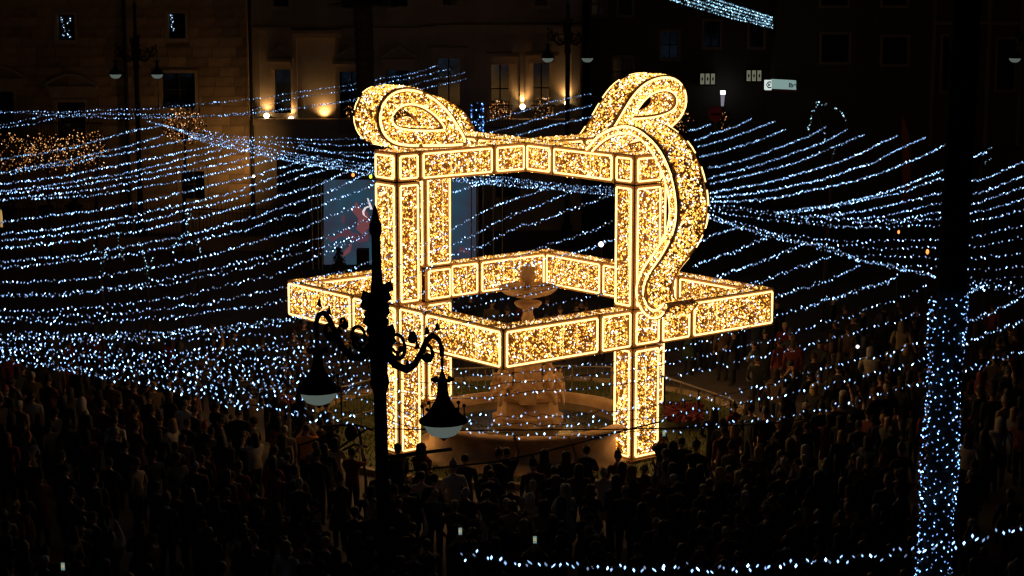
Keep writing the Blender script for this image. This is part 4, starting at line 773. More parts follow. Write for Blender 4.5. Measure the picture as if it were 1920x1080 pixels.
# dense fan, lower left, running on in front of the fountain and to the right
L_ += [[(-30, 626), (0, 627), (36, 621), (77, 627), (130, 628), (184, 627), (246, 626), (296, 624), (344, 618), (400, 617), (459, 607), (504, 601), (545, 596), (620, 582), (720, 545), (857, 476), (905, 460), (960, 432), (1020, 412), (1100, 382), (1150, 364)],
       [(-30, 640), (0, 639), (60, 634), (90, 631), (137, 638), (175, 636), (207, 634), (260, 630), (314, 630), (355, 624), (414, 621), (474, 613), (521, 607), (560, 600), (640, 590), (760, 560), (860, 520), (960, 486), (1050, 452), (1100, 437), (1128, 423), (1150, 414)],
       [(-30, 646), (0, 645), (40, 638), (83, 640), (115, 645), (178, 646), (243, 642), (296, 640), (350, 636), (414, 634), (474, 630), (533, 629), (565, 626), (640, 618), (760, 600), (850, 562), (878, 558), (938, 544), (1000, 538), (1045, 533)],
       [(-30, 647), (0, 648), (50, 647), (104, 654), (148, 655), (184, 661), (207, 656), (252, 661), (314, 660), (364, 658), (397, 652), (453, 648), (504, 645), (551, 643), (587, 640), (640, 636), (760, 622), (860, 580), (922, 566), (955, 558), (1000, 550), (1060, 535)],
       [(-30, 658), (0, 660), (27, 658), (59, 662), (86, 670), (127, 672), (148, 678), (180, 676), (216, 678), (258, 678), (300, 678), (344, 678), (397, 677), (444, 675), (474, 675), (542, 669), (575, 668), (640, 665), (720, 650), (850, 610), (918, 597), (955, 591), (992, 582), (1024, 572), (1065, 564), (1106, 556), (1152, 544)],
       [(-30, 660), (15, 672), (47, 673), (92, 685), (118, 687), (145, 685), (169, 695), (190, 690), (219, 685), (252, 687), (300, 688), (355, 687), (430, 687), (480, 684), (554, 681), (610, 679), (650, 677), (760, 676), (880, 700), (930, 703), (972, 698), (1005, 697), (1050, 690), (1090, 686), (1130, 684), (1180, 670), (1240, 662), (1300, 645), (1380, 622), (1450, 594), (1510, 576), (1574, 556), (1617, 542), (1662, 528), (1690, 514)],
       [(-30, 668), (40, 675), (127, 697), (175, 701), (207, 710), (225, 699), (255, 699), (293, 704), (335, 704), (385, 704), (435, 704), (510, 707), (554, 704), (635, 705), (690, 700), (780, 716), (880, 723), (912, 726), (941, 719), (968, 717), (1000, 715), (1041, 714), (1071, 706), (1106, 703), (1140, 699), (1200, 692), (1247, 683), (1280, 675), (1318, 667), (1364, 657), (1390, 648), (1436, 638), (1487, 626), (1547, 605), (1578, 601), (1640, 575), (1690, 556), (1722, 542), (1747, 535)],
       [(100, 688), (190, 704), (207, 712), (252, 713), (275, 722), (317, 728), (355, 720), (397, 718), (453, 717), (527, 721), (564, 716), (640, 720), (700, 726), (780, 740), (860, 748), (921, 744), (947, 741), (970, 737), (1000, 733), (1035, 732), (1060, 733), (1096, 729), (1122, 725), (1143, 723), (1200, 716), (1250, 706), (1280, 701), (1302, 695), (1340, 689), (1408, 672), (1432, 670), (1477, 658), (1518, 650), (1557, 636), (1593, 628), (1624, 617), (1656, 608), (1685, 602), (1735, 584)],
       [(280, 722), (293, 727), (326, 728), (350, 734), (394, 727), (435, 731), (474, 731), (539, 734), (557, 735), (585, 733), (632, 736), (690, 727), (760, 760), (820, 790), (880, 782), (898, 779), (919, 786), (941, 780), (974, 785), (980, 776), (1006, 782), (1016, 776), (1047, 782), (1084, 773), (1100, 777), (1114, 775), (1126, 769), (1143, 772), (1200, 768), (1245, 757), (1302, 750), (1350, 740), (1376, 737), (1415, 725), (1453, 720), (1480, 712), (1509, 703), (1537, 699), (1562, 689), (1600, 678), (1634, 670), (1656, 666), (1699, 650), (1745, 638)],
       [(330, 730), (341, 737), (379, 743), (412, 744), (444, 752), (462, 746), (504, 743), (548, 749), (575, 749), (600, 745), (630, 742), (650, 749), (690, 748), (760, 775), (820, 792), (880, 789), (900, 798), (912, 800), (945, 797), (978, 793), (1000, 795), (1012, 799), (1037, 796), (1055, 796), (1082, 795), (1110, 793), (1126, 789), (1143, 791), (1200, 786), (1245, 782), (1302, 772), (1335, 768), (1354, 763), (1398, 756), (1434, 749), (1451, 746), (1472, 740), (1509, 731), (1550, 724), (1586, 715), (1612, 708), (1646, 701), (1662, 693), (1699, 685), (1725, 676), (1745, 672)],
       [(400, 744), (424, 758), (465, 759), (498, 761), (539, 770), (560, 772), (587, 772), (604, 777), (625, 774), (650, 774), (694, 777), (770, 800), (840, 806), (894, 807), (910, 811), (921, 814), (950, 811), (970, 818), (988, 816), (1022, 817), (1045, 817), (1060, 819), (1088, 816), (1114, 818), (1138, 814), (1200, 808), (1245, 806), (1280, 804), (1297, 802), (1333, 800), (1360, 795), (1396, 791), (1422, 790), (1446, 788), (1475, 779), (1511, 773), (1530, 768), (1576, 759), (1615, 749), (1641, 741), (1670, 735), (1696, 727), (1745, 720)],
       [(415, 756), (419, 756), (475, 760), (519, 765), (548, 771), (586, 781), (600, 786), (620, 787), (636, 793), (655, 795), (671, 800), (697, 798)],
       [(850, 362), (900, 345), (945, 336)], [(960, 505), (1040, 482), (1100, 468), (1142, 451), (1160, 447)],
       [(700, 340), (860, 338), (960, 350)]]
for px_l in [p for p in L_ if p[0][0] <= 100 and p[0][1] > 620]:
    off_ = random.choice((6, -5)); seg = [(x + 9, y + off_ + random.uniform(-1.5, 1.5)) for x, y in px_l if x < 600]
    if len(seg) > 3 and random.random() < .6: L_.append([(seg[0][0] - 12, seg[0][1])] + seg)
L_ += [[(-30, 652), (0, 654), (60, 650), (120, 664), (190, 668), (260, 666), (330, 668), (400, 664), (480, 657), (560, 655), (640, 650)], [(-30, 663), (30, 668), (100, 680), (170, 688), (250, 694), (340, 695), (430, 695), (520, 692), (600, 690), (690, 684)],
       [(140, 694), (200, 706), (270, 708), (340, 712), (430, 711), (520, 712), (600, 706), (690, 712)], [(340, 733), (400, 734), (460, 739), (520, 738), (600, 740), (690, 738)], [(300, 720), (360, 726), (430, 724), (520, 726), (620, 728), (690, 722)]]
# the gathered bands (spines)
for dy in (-6, -1, 4, 9):
    L_.append([(300 + dy * 4, 233 + dy), (380, 258 + dy * .8), (450, 272 + dy), (520, 288 + dy), (600, 302 + dy), (690, 314 + dy * 1.2), (780, 322 + dy), (870, 332 + dy), (960, 340 + dy), (1050, 350 + dy * .7), (1160, 358 + dy)])
L_ += [[(380, 245), (440, 255), (520, 258), (600, 262), (700, 259)], [(390, 252), (460, 262), (560, 268), (640, 272), (705, 270)], [(440, 262), (520, 272), (600, 284), (705, 286)], [(560, 272), (640, 290), (705, 296)]]
for a0, a1, a2, a3, a4 in ((240, 223, 207, 192, 178), (262, 246, 231, 216, 200), (275, 263, 250, 236, 222)):
    C_.append([(880, a0), (930, a1), (985, a2), (1040, a3 - 2), (1112, a4 - 3)])
R_ += [[(1290, 246), (1312, 240), (1334, 232)], [(1303, 264), (1339, 250), (1377, 238), (1410, 222)], [(1309, 275), (1353, 264), (1388, 252), (1420, 240), (1455, 227)], [(1312, 294), (1349, 286), (1384, 275), (1423, 263), (1474, 242)],
       [(1328, 315), (1370, 307), (1416, 293), (1465, 275), (1497, 263), (1525, 252), (1550, 236)], [(1328, 335), (1360, 326), (1405, 314), (1451, 300), (1493, 285), (1536, 270), (1564, 257), (1590, 241)],
       [(1332, 345), (1384, 333), (1423, 324), (1469, 312), (1511, 298), (1553, 280), (1592, 264), (1622, 252)], [(1332, 361), (1405, 349), (1458, 338), (1511, 322), (1564, 307), (1610, 289), (1652, 268), (1684, 254)],
       [(1332, 372), (1388, 365), (1440, 358), (1493, 347), (1546, 335), (1599, 317), (1638, 305), (1680, 282), (1736, 257)], [(1332, 380), (1440, 373), (1490, 363), (1546, 352), (1599, 340), (1641, 328), (1687, 310), (1729, 293), (1757, 280), (1786, 263)],
       [(1455, 399), (1511, 391), (1564, 384), (1617, 372), (1652, 363), (1705, 345), (1740, 330), (1775, 316), (1850, 284)], [(1455, 401), (1525, 393), (1599, 380), (1652, 368), (1694, 359), (1736, 345), (1768, 335), (1833, 338), (1863, 328), (1893, 315), (1925, 300)],
       [(1504, 409), (1556, 404), (1617, 396), (1659, 386), (1704, 377), (1768, 361), (1830, 362), (1863, 353), (1893, 340), (1925, 327)], [(1546, 410), (1599, 411), (1652, 406), (1697, 396), (1764, 382), (1825, 383), (1854, 373), (1890, 361), (1925, 349)],
       [(1599, 419), (1652, 414), (1704, 409), (1761, 398), (1827, 398), (1878, 386), (1925, 370)], [(1660, 422), (1687, 416), (1762, 410), (1823, 414), (1866, 407), (1925, 392)],
       [(1325, 389), (1388, 394), (1440, 401), (1493, 411), (1564, 422), (1634, 426), (1761, 424), (1820, 442), (1854, 438), (1884, 430), (1925, 424)], [(1325, 395), (1380, 404), (1450, 412), (1510, 420), (1590, 426), (1650, 423)], [(1325, 384), (1370, 388), (1430, 395), (1490, 404), (1540, 404), (1600, 396)],
       [(1325, 400), (1381, 423), (1440, 437), (1493, 451), (1546, 461), (1599, 482), (1634, 493), (1680, 504), (1722, 512), (1758, 520)], [(1330, 408), (1390, 428), (1450, 445), (1505, 458), (1560, 470), (1606, 487), (1660, 497), (1720, 508), (1758, 514)],
       [(1325, 410), (1385, 418), (1451, 437), (1511, 444), (1581, 453), (1660, 452), (1758, 449), (1815, 460), (1842, 461), (1882, 453), (1925, 446)], [(1497, 454), (1540, 460), (1581, 462), (1660, 466), (1754, 465), (1815, 485), (1848, 481), (1878, 479), (1925, 474)],
       [(1564, 475), (1600, 478), (1652, 479), (1700, 482), (1754, 484), (1815, 505), (1848, 503), (1890, 502), (1925, 496)], [(1610, 490), (1650, 493), (1687, 498), (1720, 500), (1754, 502), (1811, 521), (1848, 525), (1890, 521), (1925, 520)],
       [(1307, 458), (1335, 442), (1370, 431), (1385, 424)], [(1300, 499), (1321, 491), (1370, 474), (1405, 458), (1441, 446)], [(1335, 526), (1363, 512), (1395, 502), (1441, 486), (1476, 472), (1500, 461)],
       [(1400, 534), (1448, 521), (1490, 504), (1529, 491), (1560, 479)], [(1456, 557), (1511, 539), (1546, 528), (1581, 514), (1616, 498)], [(1500, 580), (1574, 556), (1617, 542), (1662, 528), (1687, 514)],
       [(1813, 530), (1863, 534), (1925, 537)], [(1816, 536), (1830, 543), (1878, 546), (1925, 556)], [(1820, 540), (1860, 532), (1890, 545), (1925, 548)], [(1795, 572), (1810, 558), (1827, 543), (1845, 533)], [(1811, 602), (1845, 593), (1875, 579), (1907, 561), (1925, 551)], [(1812, 642), (1866, 620), (1893, 611), (1925, 600)], [(1812, 692), (1870, 675), (1925, 655)]]
BT = [(862, 1034), (900, 1046), (950, 1053), (1000, 1058), (1050, 1061), (1130, 1065), (1213, 1064), (1307, 1067), (1402, 1061), (1465, 1058), (1559, 1052), (1622, 1044), (1700, 1036), (1785, 1020), (1830, 1010), (1870, 1000), (1925, 985)]
ORD = ['first', 'second', 'third', 'fourth', 'fifth', 'sixth', 'seventh', 'eighth', 'ninth', 'tenth', 'eleventh', 'twelfth', 'thirteenth', 'fourteenth', 'fifteenth', 'sixteenth', 'seventeenth', 'eighteenth', 'nineteenth', 'twentieth']
def ordw(k): return ORD[k] if k < 20 else ('twenty-' + ORD[k - 20] if k < 29 else ('thirtieth' if k == 29 else ('thirty-' + ORD[k - 30] if k < 39 else ('fortieth' if k == 39 else 'forty-' + ORD[k - 40]))))
def hang(px, label, group, z=6.0, spacing=.125, bright=1.0, **kw):
    def endp(x, y):
        p = at_z(x, y, z); d = (p.y - CAMP.y)
        return p if 0 < d < 82 else at_y(x, y, CAMP.y + 82 + (6 if px[-1][1] < 160 else 0))
    A_, B_ = endp(*px[0]), endp(*px[-1]); n_ = (B_ - A_).cross(Z).normalized(); pts = [at_plane(x, y, A_, n_) for x, y in px]
    # resample smoothly
    out = []
    for i in range(len(pts) - 1):
        p0, p1, p2, p3 = pts[max(i - 1, 0)], pts[i], pts[i + 1], pts[min(i + 2, len(pts) - 1)]
        for k in range(4): t = k / 4; out.append(.5 * ((2 * p1) + (p2 - p0) * t + (2 * p0 - 5 * p1 + 4 * p2 - p3) * t * t + (3 * p1 - p0 - 3 * p2 + p3) * t * t * t))
    out.append(pts[-1]); dist = (out[len(out) // 2] - CAMP).length
    if 'jit' not in kw: kw['jit'] = min(.032, max(.015, .03 * (34 / dist) ** 1.2)); f_ = max(1, min(1.35, dist / 42)); kw['r'] = (.0098 * f_, .0155 * f_); spacing = spacing * .9
    return light_line('light_string', out, label, 'string lights', group, spacing=spacing, bright=bright, **kw)
def run(lst, fmt, group, keyx, **kw):
    def yat(px):
        for a_, b_ in zip(px, px[1:]):
            if a_[0] <= keyx <= b_[0]: return a_[1] + (b_[1] - a_[1]) * (keyx - a_[0]) / (b_[0] - a_[0])
        return px[0][1] if keyx < px[0][0] else px[-1][1]
    order = sorted(lst, key=yat)
    for i, px in enumerate(order):
        far = (px[0][1] + px[-1][1]) / 2 < 300; hang(px, fmt % ordw(i), group, bright=.48 if far else 1.0, **kw)
la = [p for p in L_ if p[0][0] <= 60 and p[0][1] < 330 or p[0][0] < 60 and p[0][1] < 400]; 
upper = [p for p in L_ if p[0][0] < 62 and p[0][1] < 400]; lower = [p for p in L_ if p[0][0] < 62 and p[0][1] >= 400]; rest = [p for p in L_ if p[0][0] >= 62]
run(upper, 'white blue light string, %s from the top before the sandstone palace', 'strings of lights before the sandstone palace', 30)
run(lower, 'white blue light string, %s of those leaving the left edge below the palace', 'long strings of lights from the left edge of the plaza', 5)
run(rest, 'white blue light string starting in mid plaza, %s from the top there', 'strings of lights that start in mid plaza', 500)
run(C_, 'faint light string before the mansion between the bows, %s from the top', 'strings between the bows', 1000)
run(R_, 'white blue light string right of the ribbon tail, %s from the top there', 'strings of lights on the right of the plaza', 1600)
hang(BT, 'nearest string of white blue lights, sagging along the bottom edge to the palm', 'nearest string', z=6.3, spacing=.075, r=(.011, .017), jit=.03)

# ------------------------------------------------------------------ people
def person_mesh(name, arms, coat_long=False, h=1.72, woman=False, stride=0.0, child=False):
    s = h / 1.72; sw = .185 if woman else .215; hip = .10
    v = [(0, 0, .98), (0, .0, 1.14), (0, .01, 1.34), (0, 0, 1.46), (0, .0, 1.53)]; e_ = [(0, 1), (1, 2), (2, 3), (3, 4)]; r = [(.17, .13), (.15, .12), (.19, .13), (.075, .07), (.055, .055)]
    for sgn in (-1, 1):
        b = len(v); st = stride * sgn
        v += [(sgn * hip, 0, .90), (sgn * (hip + .01), st * .5 + .01, .50), (sgn * (hip + .015), st - .02, .09), (sgn * (hip + .02), st + .13, .045)]; e_ += [(0, b), (b, b + 1), (b + 1, b + 2), (b + 2, b + 3)]; r += [(.105, .105), (.07, .07), (.045, .05), (.045, .03)]
    ends = []
    for sgn, arm in ((-1, arms[0]), (1, arms[1])):
        b = len(v); el, wr = arm
        v += [(sgn * sw, 0, 1.40), (sgn * el[0], el[1], el[2]), (sgn * wr[0], wr[1], wr[2])]; e_ += [(2, b), (b, b + 1), (b + 1, b + 2)]; r += [(.075, .075), (.052, .052), (.034, .034)]; ends.append((Vector(v[b + 1]), Vector(v[b + 2]), sgn))
    me = skin_mesh(name, v, e_, r, 1, 0); b = MB(); n0 = len(me.vertices)
    b.v = [tuple(p.co) for p in me.vertices]; b.f = [tuple(p.vertices) for p in me.polygons]; b.m = [0] * len(b.f)
    for i, f in enumerate(b.f):
        c = sum((Vector(b.v[k]) for k in f), Vector()) / len(f)
        if c.z > 1.47: b.m[i] = 1
        elif c.z < .12: b.m[i] = 3
        elif c.z < (.55 if coat_long else .88) and abs(c.x) < .24 and not any((c - w).length < .12 for _, w, _ in ends): b.m[i] = 2
    # head with face and ears
    hb = len(b.v); b.lathe([(.001, 1.52), (.05, 1.525), (.068, 1.56), (.078, 1.60), (.082, 1.64), (.078, 1.69), (.058, 1.725), (.03, 1.738), (.001, 1.742)], 12, (0, .012, 0), 1, .92, 1.12)
    b.add([(-.014, .10, 1.60), (.014, .10, 1.60), (0, .128, 1.605), (0, .102, 1.645)], [(0, 1, 2), (1, 3, 2), (3, 0, 2)], 1)
    for sg in (-1, 1):
        b.ball((sg * .078, .0, 1.625), .02, 4, 1, 1.5); b.ball((sg * .03, .088, 1.643), .010, 4, 4)
    b.add([(-.022, .1, 1.578), (.022, .1, 1.578), (.018, .103, 1.571), (-.018, .103, 1.571)], [(0, 1, 2, 3)], 5)
    # hands: palm, four unequal curled fingers and a thumb
    for el, wr, sg in ends:
        d = (wr - el).normalized(); side = d.cross(Vector((0, 1, 0)) if abs(d.y) < .8 else Vector((0, 0, 1))).normalized(); nrm = side.cross(d)
        pe = wr + d * .085; b.tube([wr - d * .01, wr + d * .04, pe], [.026, .034, .030], 6, 1)
        for k, L in enumerate((.062, .075, .070, .052)):
            o = pe + side * (.024 - .016 * k) - d * .008; k1 = o + d * L * .55; b.tube([o, k1, k1 + d * L * .3 + nrm * L * .3], [.0085, .008, .006], 4, 1)
        o = wr + d * .03 + side * .03; b.tube([o, o + side * .028 + d * .028, o + side * .03 + d * .055 + nrm * .01], [.011, .009, .007], 4, 1)
    if coat_long: b.lathe([(.20, 1.0), (.24, .8), (.27, .56), (.25, .55), (.15, .9)], 12, (0, 0, 0), 0, 1, .75)
    m_ = b.mesh(name, [M['coat'], M['skin'], M['trousers'], M['shoe'], M['eye'], M['red']], True); bpy.data.meshes.remove(me)
    if s != 1: m_.transform(Matrix.Scale(s, 4))
    return m_
DOWN = ((.26, -.02, 1.14), (.25, .06, .90)); POCK = ((.29, -.06, 1.14), (.19, .10, 1.0)); FOLD = ((.26, .06, 1.16), (.02, .20, 1.18)); PHONE = ((.24, .20, 1.36), (.08, .30, 1.62)); HIGH = ((.25, .16, 1.62), (.16, .20, 1.88)); CHEST = ((.25, .08, 1.17), (.08, .26, 1.26))
protos = {'stand': person_mesh('person_standing', (DOWN, DOWN)), 'pockets': person_mesh('person_pockets', (POCK, POCK), stride=.04), 'folded': person_mesh('person_folded', (FOLD, FOLD), h=1.66, woman=True, coat_long=True),
          'phone': person_mesh('person_phone', (PHONE, PHONE), h=1.68), 'high': person_mesh('person_high', (DOWN, HIGH), h=1.74), 'walk': person_mesh('person_walking', (((.25, .1, 1.15), (.22, .24, .98)), ((.25, -.12, 1.16), (.24, -.14, .93))), stride=.2),
          'coat': person_mesh('person_coat', (DOWN, CHEST), h=1.63, woman=True, coat_long=True), 'child': person_mesh('person_child', (DOWN, CHEST), h=1.18, woman=True)}
HT = {'stand': 1, 'pockets': 1, 'folded': 1.66 / 1.72, 'phone': 1.68 / 1.72, 'high': 1.74 / 1.72, 'walk': 1, 'coat': 1.63 / 1.72, 'child': 1.18 / 1.72}
def hair_mesh(kind):
    b = MB(); c = (0, .0, 0)
    if kind == 'short': b.lathe([(.082, 1.60), (.092, 1.64), (.092, 1.69), (.070, 1.735), (.035, 1.755), (.001, 1.76)], 12, (0, -.004, 0), 0, .95, 1.12)
    if kind == 'long': b.lathe([(.06, 1.40), (.10, 1.42), (.105, 1.52), (.098, 1.62), (.097, 1.69), (.075, 1.74), (.035, 1.76), (.001, 1.765)], 12, (0, -.022, 0), 0, 1.0, 1.02)
    if kind == 'bun': b.lathe([(.08, 1.58), (.093, 1.64), (.09, 1.69), (.07, 1.735), (.001, 1.757)], 12, (0, -.006, 0), 0, .95, 1.1); b.ball((0, -.11, 1.68), .045, 6)
    if kind == 'hat': b.lathe([(.094, 1.635), (.1, 1.65), (.1, 1.675), (.09, 1.70), (.085, 1.75), (.06, 1.79), (.02, 1.81), (.001, 1.812)], 12, (0, .004, 0), 0, .95, 1.12); b.ball((0, 0, 1.83), .03, 5)
    if kind == 'hood': b.lathe([(.12, 1.42), (.13, 1.5), (.115, 1.6), (.112, 1.69), (.085, 1.76), (.001, 1.79)], 12, (0, -.03, 0), 0, 1, 1.0)
    for i in range(len(b.v)):
        x, y, z = b.v[i]; b.v[i] = (x * random.uniform(.95, 1.06), y * random.uniform(.95, 1.06), z + random.uniform(-.006, .006))
    return b.mesh(kind + '_hair', M['hair'], True)
hairs = {k: hair_mesh(k) for k in ('short', 'long', 'bun', 'hat', 'hood')}; HN = {'short': 'hair', 'long': 'hair', 'bun': 'hair', 'hat': 'knitted_hat', 'hood': 'hood'}
people = []
def person(x, y, pose, hk, coat, hcol, label, group=None, rz=None, cat='person', z=0, sc_=1.0):
    o = bpy.data.objects.new('person', protos[pose]); COL.objects.link(o); o.location = (x, y, z); o.rotation_euler = (0, 0, rz if rz is not None else random.gauss(0, .5)); o.color = (*coat, 1); o.scale = (sc_, sc_, sc_)
    h = bpy.data.objects.new(HN[hk], hairs[hk]); COL.objects.link(h); h.parent = o; s = HT[pose]; h.scale = (s, s, s); h.color = (*hcol, 1)
    tag(o, label, cat, group); people.append((x, y)); return o
CO = {'black': (.012, .012, .014), 'dark blue': (.015, .02, .045), 'grey': (.09, .09, .09), 'brown': (.07, .04, .02), 'dark green': (.02, .035, .02), 'beige': (.22, .16, .10), 'white': (.42, .36, .29), 'dark red': (.16, .015, .015), 'orange': (.55, .2, .03)}
HC = {'dark': (.012, .008, .006), 'brown': (.05, .025, .012), 'blond': (.35, .22, .09), 'grey': (.35, .33, .30)}
def head_at(px, py, hz=1.62): p = at_z(px, py, hz); return p.x, p.y
spec = [(575, 806, 'phone', 'short', 'orange', 'dark', 'person in an orange jacket holding a camera up, beside the lawn left of the lamppost'), (533, 808, 'stand', 'short', 'beige', 'grey', 'grey haired person in a pale top left of the orange jacket'),
        (561, 908, 'stand', 'short', 'black', 'grey', 'man standing alone in dark clothes, grey hair, in the gap left of the lamppost'), (366, 876, 'stand', 'short', 'brown', 'grey', 'grey haired person in a brown coat in the left crowd'),
        (1376, 806, 'coat', 'long', 'dark red', 'blond', 'blond long haired woman in a dark red coat right of the lawn'), (1172, 922, 'stand', 'bun', 'black', 'blond', 'person with pale blond hair below the right column'), (983, 985, 'phone', 'long', 'black', 'blond', 'blond person filming with a phone in the centre crowd'),
        (1316, 975, 'stand', 'hat', 'dark green', 'dark', 'person in a knitted hat in the middle of the right crowd'), (874, 925, 'coat', 'short', 'black', 'grey', 'pale haired person in dark coat left of centre front'), (950, 850, 'high', 'short', 'black', 'dark', 'tall dark haired man silhouetted before the basin, left of centre'),
        (872, 862, 'stand', 'short', 'black', 'dark', 'man silhouetted before the left end of the basin'), (1100, 845, 'folded', 'bun', 'black', 'dark', 'person with tied up hair silhouetted before the right of the basin'), (1278, 830, 'stand', 'short', 'black', 'dark', 'tall person in black just right of the right column foot'),
        (1305, 838, 'stand', 'hat', 'black', 'dark', 'person in a hat right of the tall one in black'), (746, 842, 'stand', 'short', 'black', 'dark', 'silhouetted head before the foot of the left column'), (628, 830, 'coat', 'long', 'white', 'dark', 'long haired person in a white top next to the orange jacket'),
        (660, 850, 'phone', 'short', 'dark red', 'dark', 'person in a dark red top under the hanging ball rig'), (1240, 940, 'folded', 'hood', 'beige', 'dark', 'person in a hooded beige coat in the front right crowd'), (215, 790, 'stand', 'short', 'white', 'dark', 'person in a white shirt seen from behind in the left crowd'),
        (322, 795, 'walk', 'long', 'white', 'blond', 'woman in a white blouse walking in the left crowd'), (132, 735, 'folded', 'long', 'beige', 'brown', 'person wrapped in a long beige coat at far left'), (60, 745, 'stand', 'short', 'white', 'dark', 'person in a pale shirt near the left edge'),
        (152, 945, 'stand', 'short', 'dark red', 'dark', 'person with a dark red jacket in the lower left dark'), (84, 1055, 'stand', 'short', 'black', 'grey', 'grey haired person at the bottom left corner'), (1613, 865, 'coat', 'long', 'brown', 'blond', 'light haired woman in brown in the right crowd left of the palm'),
        (1470, 870, 'phone', 'short', 'grey', 'grey', 'grey haired person holding a phone in the right crowd'), (512, 865, 'coat', 'long', 'dark red', 'brown', 'woman in a reddish coat left of the man standing alone'), (790, 895, 'stand', 'short', 'white', 'dark', 'person in a pale jacket right of the lamppost foot')]
for px, py, pose, hk, c, hc, lab in spec:
    x, y = head_at(px, py, 1.62 * HT[pose]); person(x, y, pose, hk, CO[c], HC[hc], lab, 'people picked out in the crowd', rz=random.gauss(0, .35))
cols_ = [[at_plane, 0]]
colpos = [X(0, AO - DP / 2, 0), X(0, -AO + DP / 2, 0), X(AO - DP / 2, 0, 0), X(-AO + DP / 2, 0, 0)]
def free(x, y, dmin):
    if math.hypot(x, y) < (6.45 if y > -3 else 5.9): return False
    if any(math.hypot(x - q.x, y - q.y) < .9 for q in colpos): return False
    if math.hypot(x - base.x, y - base.y) < .6 or math.hypot(x - ctr.x, y - cy) < .5: return False
    if -7 < x + 3 < -1 and y > 19: return False
    if x < -7.5 and y > 6: return False
    return all((x - a_) ** 2 + (y - b_) ** 2 > dmin * dmin for a_, b_ in people)
def seen(x, y, m=40):
    d = Vector((x, y, 1.5)) - CAMP; f = d.dot(_f)
    if f <= 0: return False
    px, py = 960 + FPX * d.dot(_r) / f, 540 - FPX * d.dot(_u) / f
    return (-m < px < 1920 + m and py < 1080 + m), px, py
zones = {'lower left': 'lower left crowd', 'left': 'crowd under the left light fan', 'centre': 'front crowd below the fountain', 'right': 'crowd right of the fountain', 'far right': 'far crowd upper right', 'edge': 'crowd right of the palm', 'behind': 'crowd behind the fountain'}
def zone(px, py):
    if px > 1800: return 'edge'
    if px > 1150: return 'far right' if py < 650 else 'right'
    if py < 740 and px > 560: return 'behind'
    if px > 700: return 'centre'
    return 'left' if py < 800 else 'lower left'
cw = ['black', 'black', 'black', 'dark blue', 'dark blue', 'grey', 'brown', 'brown', 'dark green', 'beige', 'dark red', 'black', 'dark blue', 'white']
pw_ = {'stand': 'standing', 'pockets': 'with hands in pockets', 'folded': 'arms folded', 'phone': 'filming', 'high': 'arm raised', 'walk': 'walking', 'coat': 'in a long coat', 'child': ''}
tries = 0; cnt = 0
while cnt < 268 and tries < 40000:
    tries += 1; px, py = random.uniform(-20, 1940), random.choice((random.uniform(690, 1110), random.uniform(690, 1110), random.uniform(590, 760)))
    x, y = head_at(px, py); 
    if py < 700 and px < 1150 and random.random() < .6: continue
    if px < 700 and random.random() < .35: continue
    if random.random() < .25: px, py = random.uniform(720, 1700), random.uniform(845, 960); x, y = head_at(px, py)
    if not free(x, y, .46) or (y < 0 and 640 < px < 1330 and py < (854 if 800 < px < 1140 else 836)): continue
    pose = random.choice(('stand', 'stand', 'stand', 'pockets', 'pockets', 'folded', 'folded', 'coat', 'coat', 'walk', 'phone', 'high', 'child')) if random.random() < .6 else random.choice(('stand', 'pockets', 'coat', 'folded')); hk = random.choice(('short', 'short', 'long', 'long', 'bun', 'hat', 'hood')); c = random.choice(cw); hc = random.choice(('dark', 'dark', 'brown', 'brown', 'blond', 'grey'))
    zn = zone(px, py); who = 'child' if pose == 'child' else 'person'
    hd = {'short': 'short %s hair' % hc, 'long': 'long %s hair' % hc, 'bun': '%s hair in a bun' % hc, 'hat': 'a knitted hat', 'hood': 'a raised hood'}[hk]
    if hk == 'hood': hcol = CO[c]
    elif hk == 'hat': hcol = random.choice(((.03, .03, .04), (.2, .02, .02), (.25, .22, .18), (.04, .05, .1)))
    else: hcol = HC[hc]
    lab = '%s with %s and %s clothes%s, %s' % (who, hd, c, ' ' + pw_[pose] if pose in ('folded', 'phone', 'high', 'walk') else '', zones[zn])
    lab = ' '.join(lab.split()[:16]) if len(lab.split()) > 16 else lab
    person(x, y, pose, hk, CO[c], hcol, lab, '%s, %s clothes, %s' % (zn + ' crowd', c, hk), sc_=random.uniform(.94, 1.05)); cnt += 1
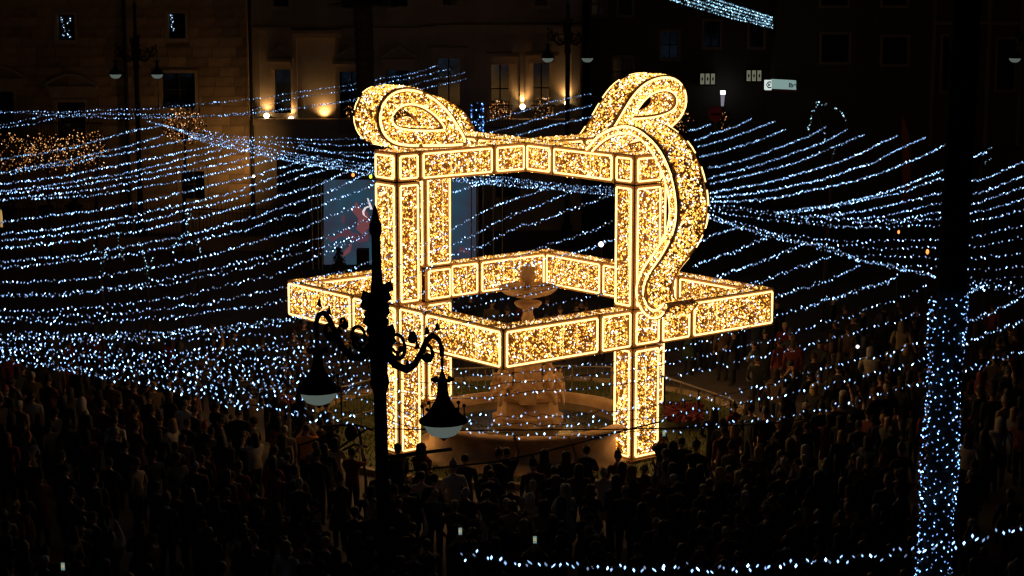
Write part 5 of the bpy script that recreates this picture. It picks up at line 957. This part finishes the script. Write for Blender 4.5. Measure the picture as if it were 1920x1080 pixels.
# everyone further off or between them, one mass
mass = MB(); mats_ = [surf('crowd_black', (.012, .012, .014)), M['skin'], M['trousers'], M['shoe'], M['eye'], M['red'], surf('crowd_hair', (.03, .018, .01)), surf('crowd_brown', (.09, .06, .04)), surf('crowd_red', (.13, .02, .02))]
k = 0; tries = 0; pk = ['stand', 'folded', 'coat', 'stand', 'pockets']; cache = {}
for p_ in pk:
    me = protos[p_]; cache[p_] = (np.array([tuple(v.co) for v in me.vertices]), [tuple(f.vertices) for f in me.polygons], [f.material_index for f in me.polygons])
hh = {q: (np.array([tuple(v.co) for v in hairs[q].vertices]), [tuple(f.vertices) for f in hairs[q].polygons]) for q in ('short', 'long', 'hat')}
AV, AF, AM = [], [], []; nb_ = 0
while k < 330 and tries < 30000:
    tries += 1; px = random.uniform(0, 1920); py = random.choice((random.uniform(560, 800), random.uniform(680, 1090)))
    x, y = head_at(px, py)
    if not free(x, y, .42) or (y > 24) or (y < 0 and 640 < px < 1330 and py < (856 if 800 < px < 1140 else 838)): continue
    people.append((x, y)); p_ = random.choice(pk); v, f, m_ = cache[p_]; hv, hf = hh[random.choice(('short', 'long', 'hat'))]; a_ = random.gauss(0, .6); s = random.uniform(.93, 1.05); c, s2 = math.cos(a_), math.sin(a_)
    for vv, ff, mm in ((v, f, m_), (hv * HT[p_], hf, None)):
        w = np.c_[vv[:, 0] * c - vv[:, 1] * s2, vv[:, 0] * s2 + vv[:, 1] * c, vv[:, 2]] * s + np.array((x, y, 0)); AV.append(w); cc = random.choice((0, 0, 0, 7, 8))
        AF += [tuple(i + nb_ for i in q) for q in ff]; AM += ([6] * len(ff) if mm is None else [cc if q == 0 else q for q in mm]); nb_ += len(vv)
    k += 1
me = bpy.data.meshes.new('crowd'); me.from_pydata(np.vstack(AV).tolist(), [], AF); [me.materials.append(q) for q in mats_]; me.polygons.foreach_set('material_index', AM); me.update()
o = bpy.data.objects.new('crowd', me); COL.objects.link(o); tag(o, 'dim mass of people filling the unlit plaza between and behind the nearer spectators', 'crowd', kind='stuff')
# phones held up, their screens lit
for px, py, lab in ((863, 996, 'lit phone screen held up in the lower centre crowd, left one'), (1003, 1012, 'lit phone screen in the lower centre crowd, right one'), (118, 1062, 'lit phone screen at the lower left corner'), (1245, 812, 'small phone held high against the lawn right of the column')):
    p = at_z(px, py, 1.75); o = empty('phone', p); tag(o, lab, 'phone'); MB().box((-.04, 0, -.08), (.04, .012, .08)).build('body', M['black'], o); MB().box((-.034, -.003, -.07), (.034, -.001, .07)).build('screen', M['phone'], o)
    pic = MB()
    for (xa_, za_, xb_, zb_) in ((-.026, -.02, -.018, .03), (.014, -.02, .022, .03), (-.026, .024, .022, .032), (-.031, -.012, .028, -.004)): pic.box((xa_, -.0055, za_), (xb_, -.0035, zb_))
    pic.build('picture', emis('phone_picture', (.6, .42, .12), 1.0, False), o)
    person(p.x, p.y + .28, 'phone', 'short', CO['black'], HC['dark'], 'person in black behind the %s' % lab.split(',')[0].replace('lit ', '').replace('small ', ''), 'people filming with lit phones', rz=math.pi)
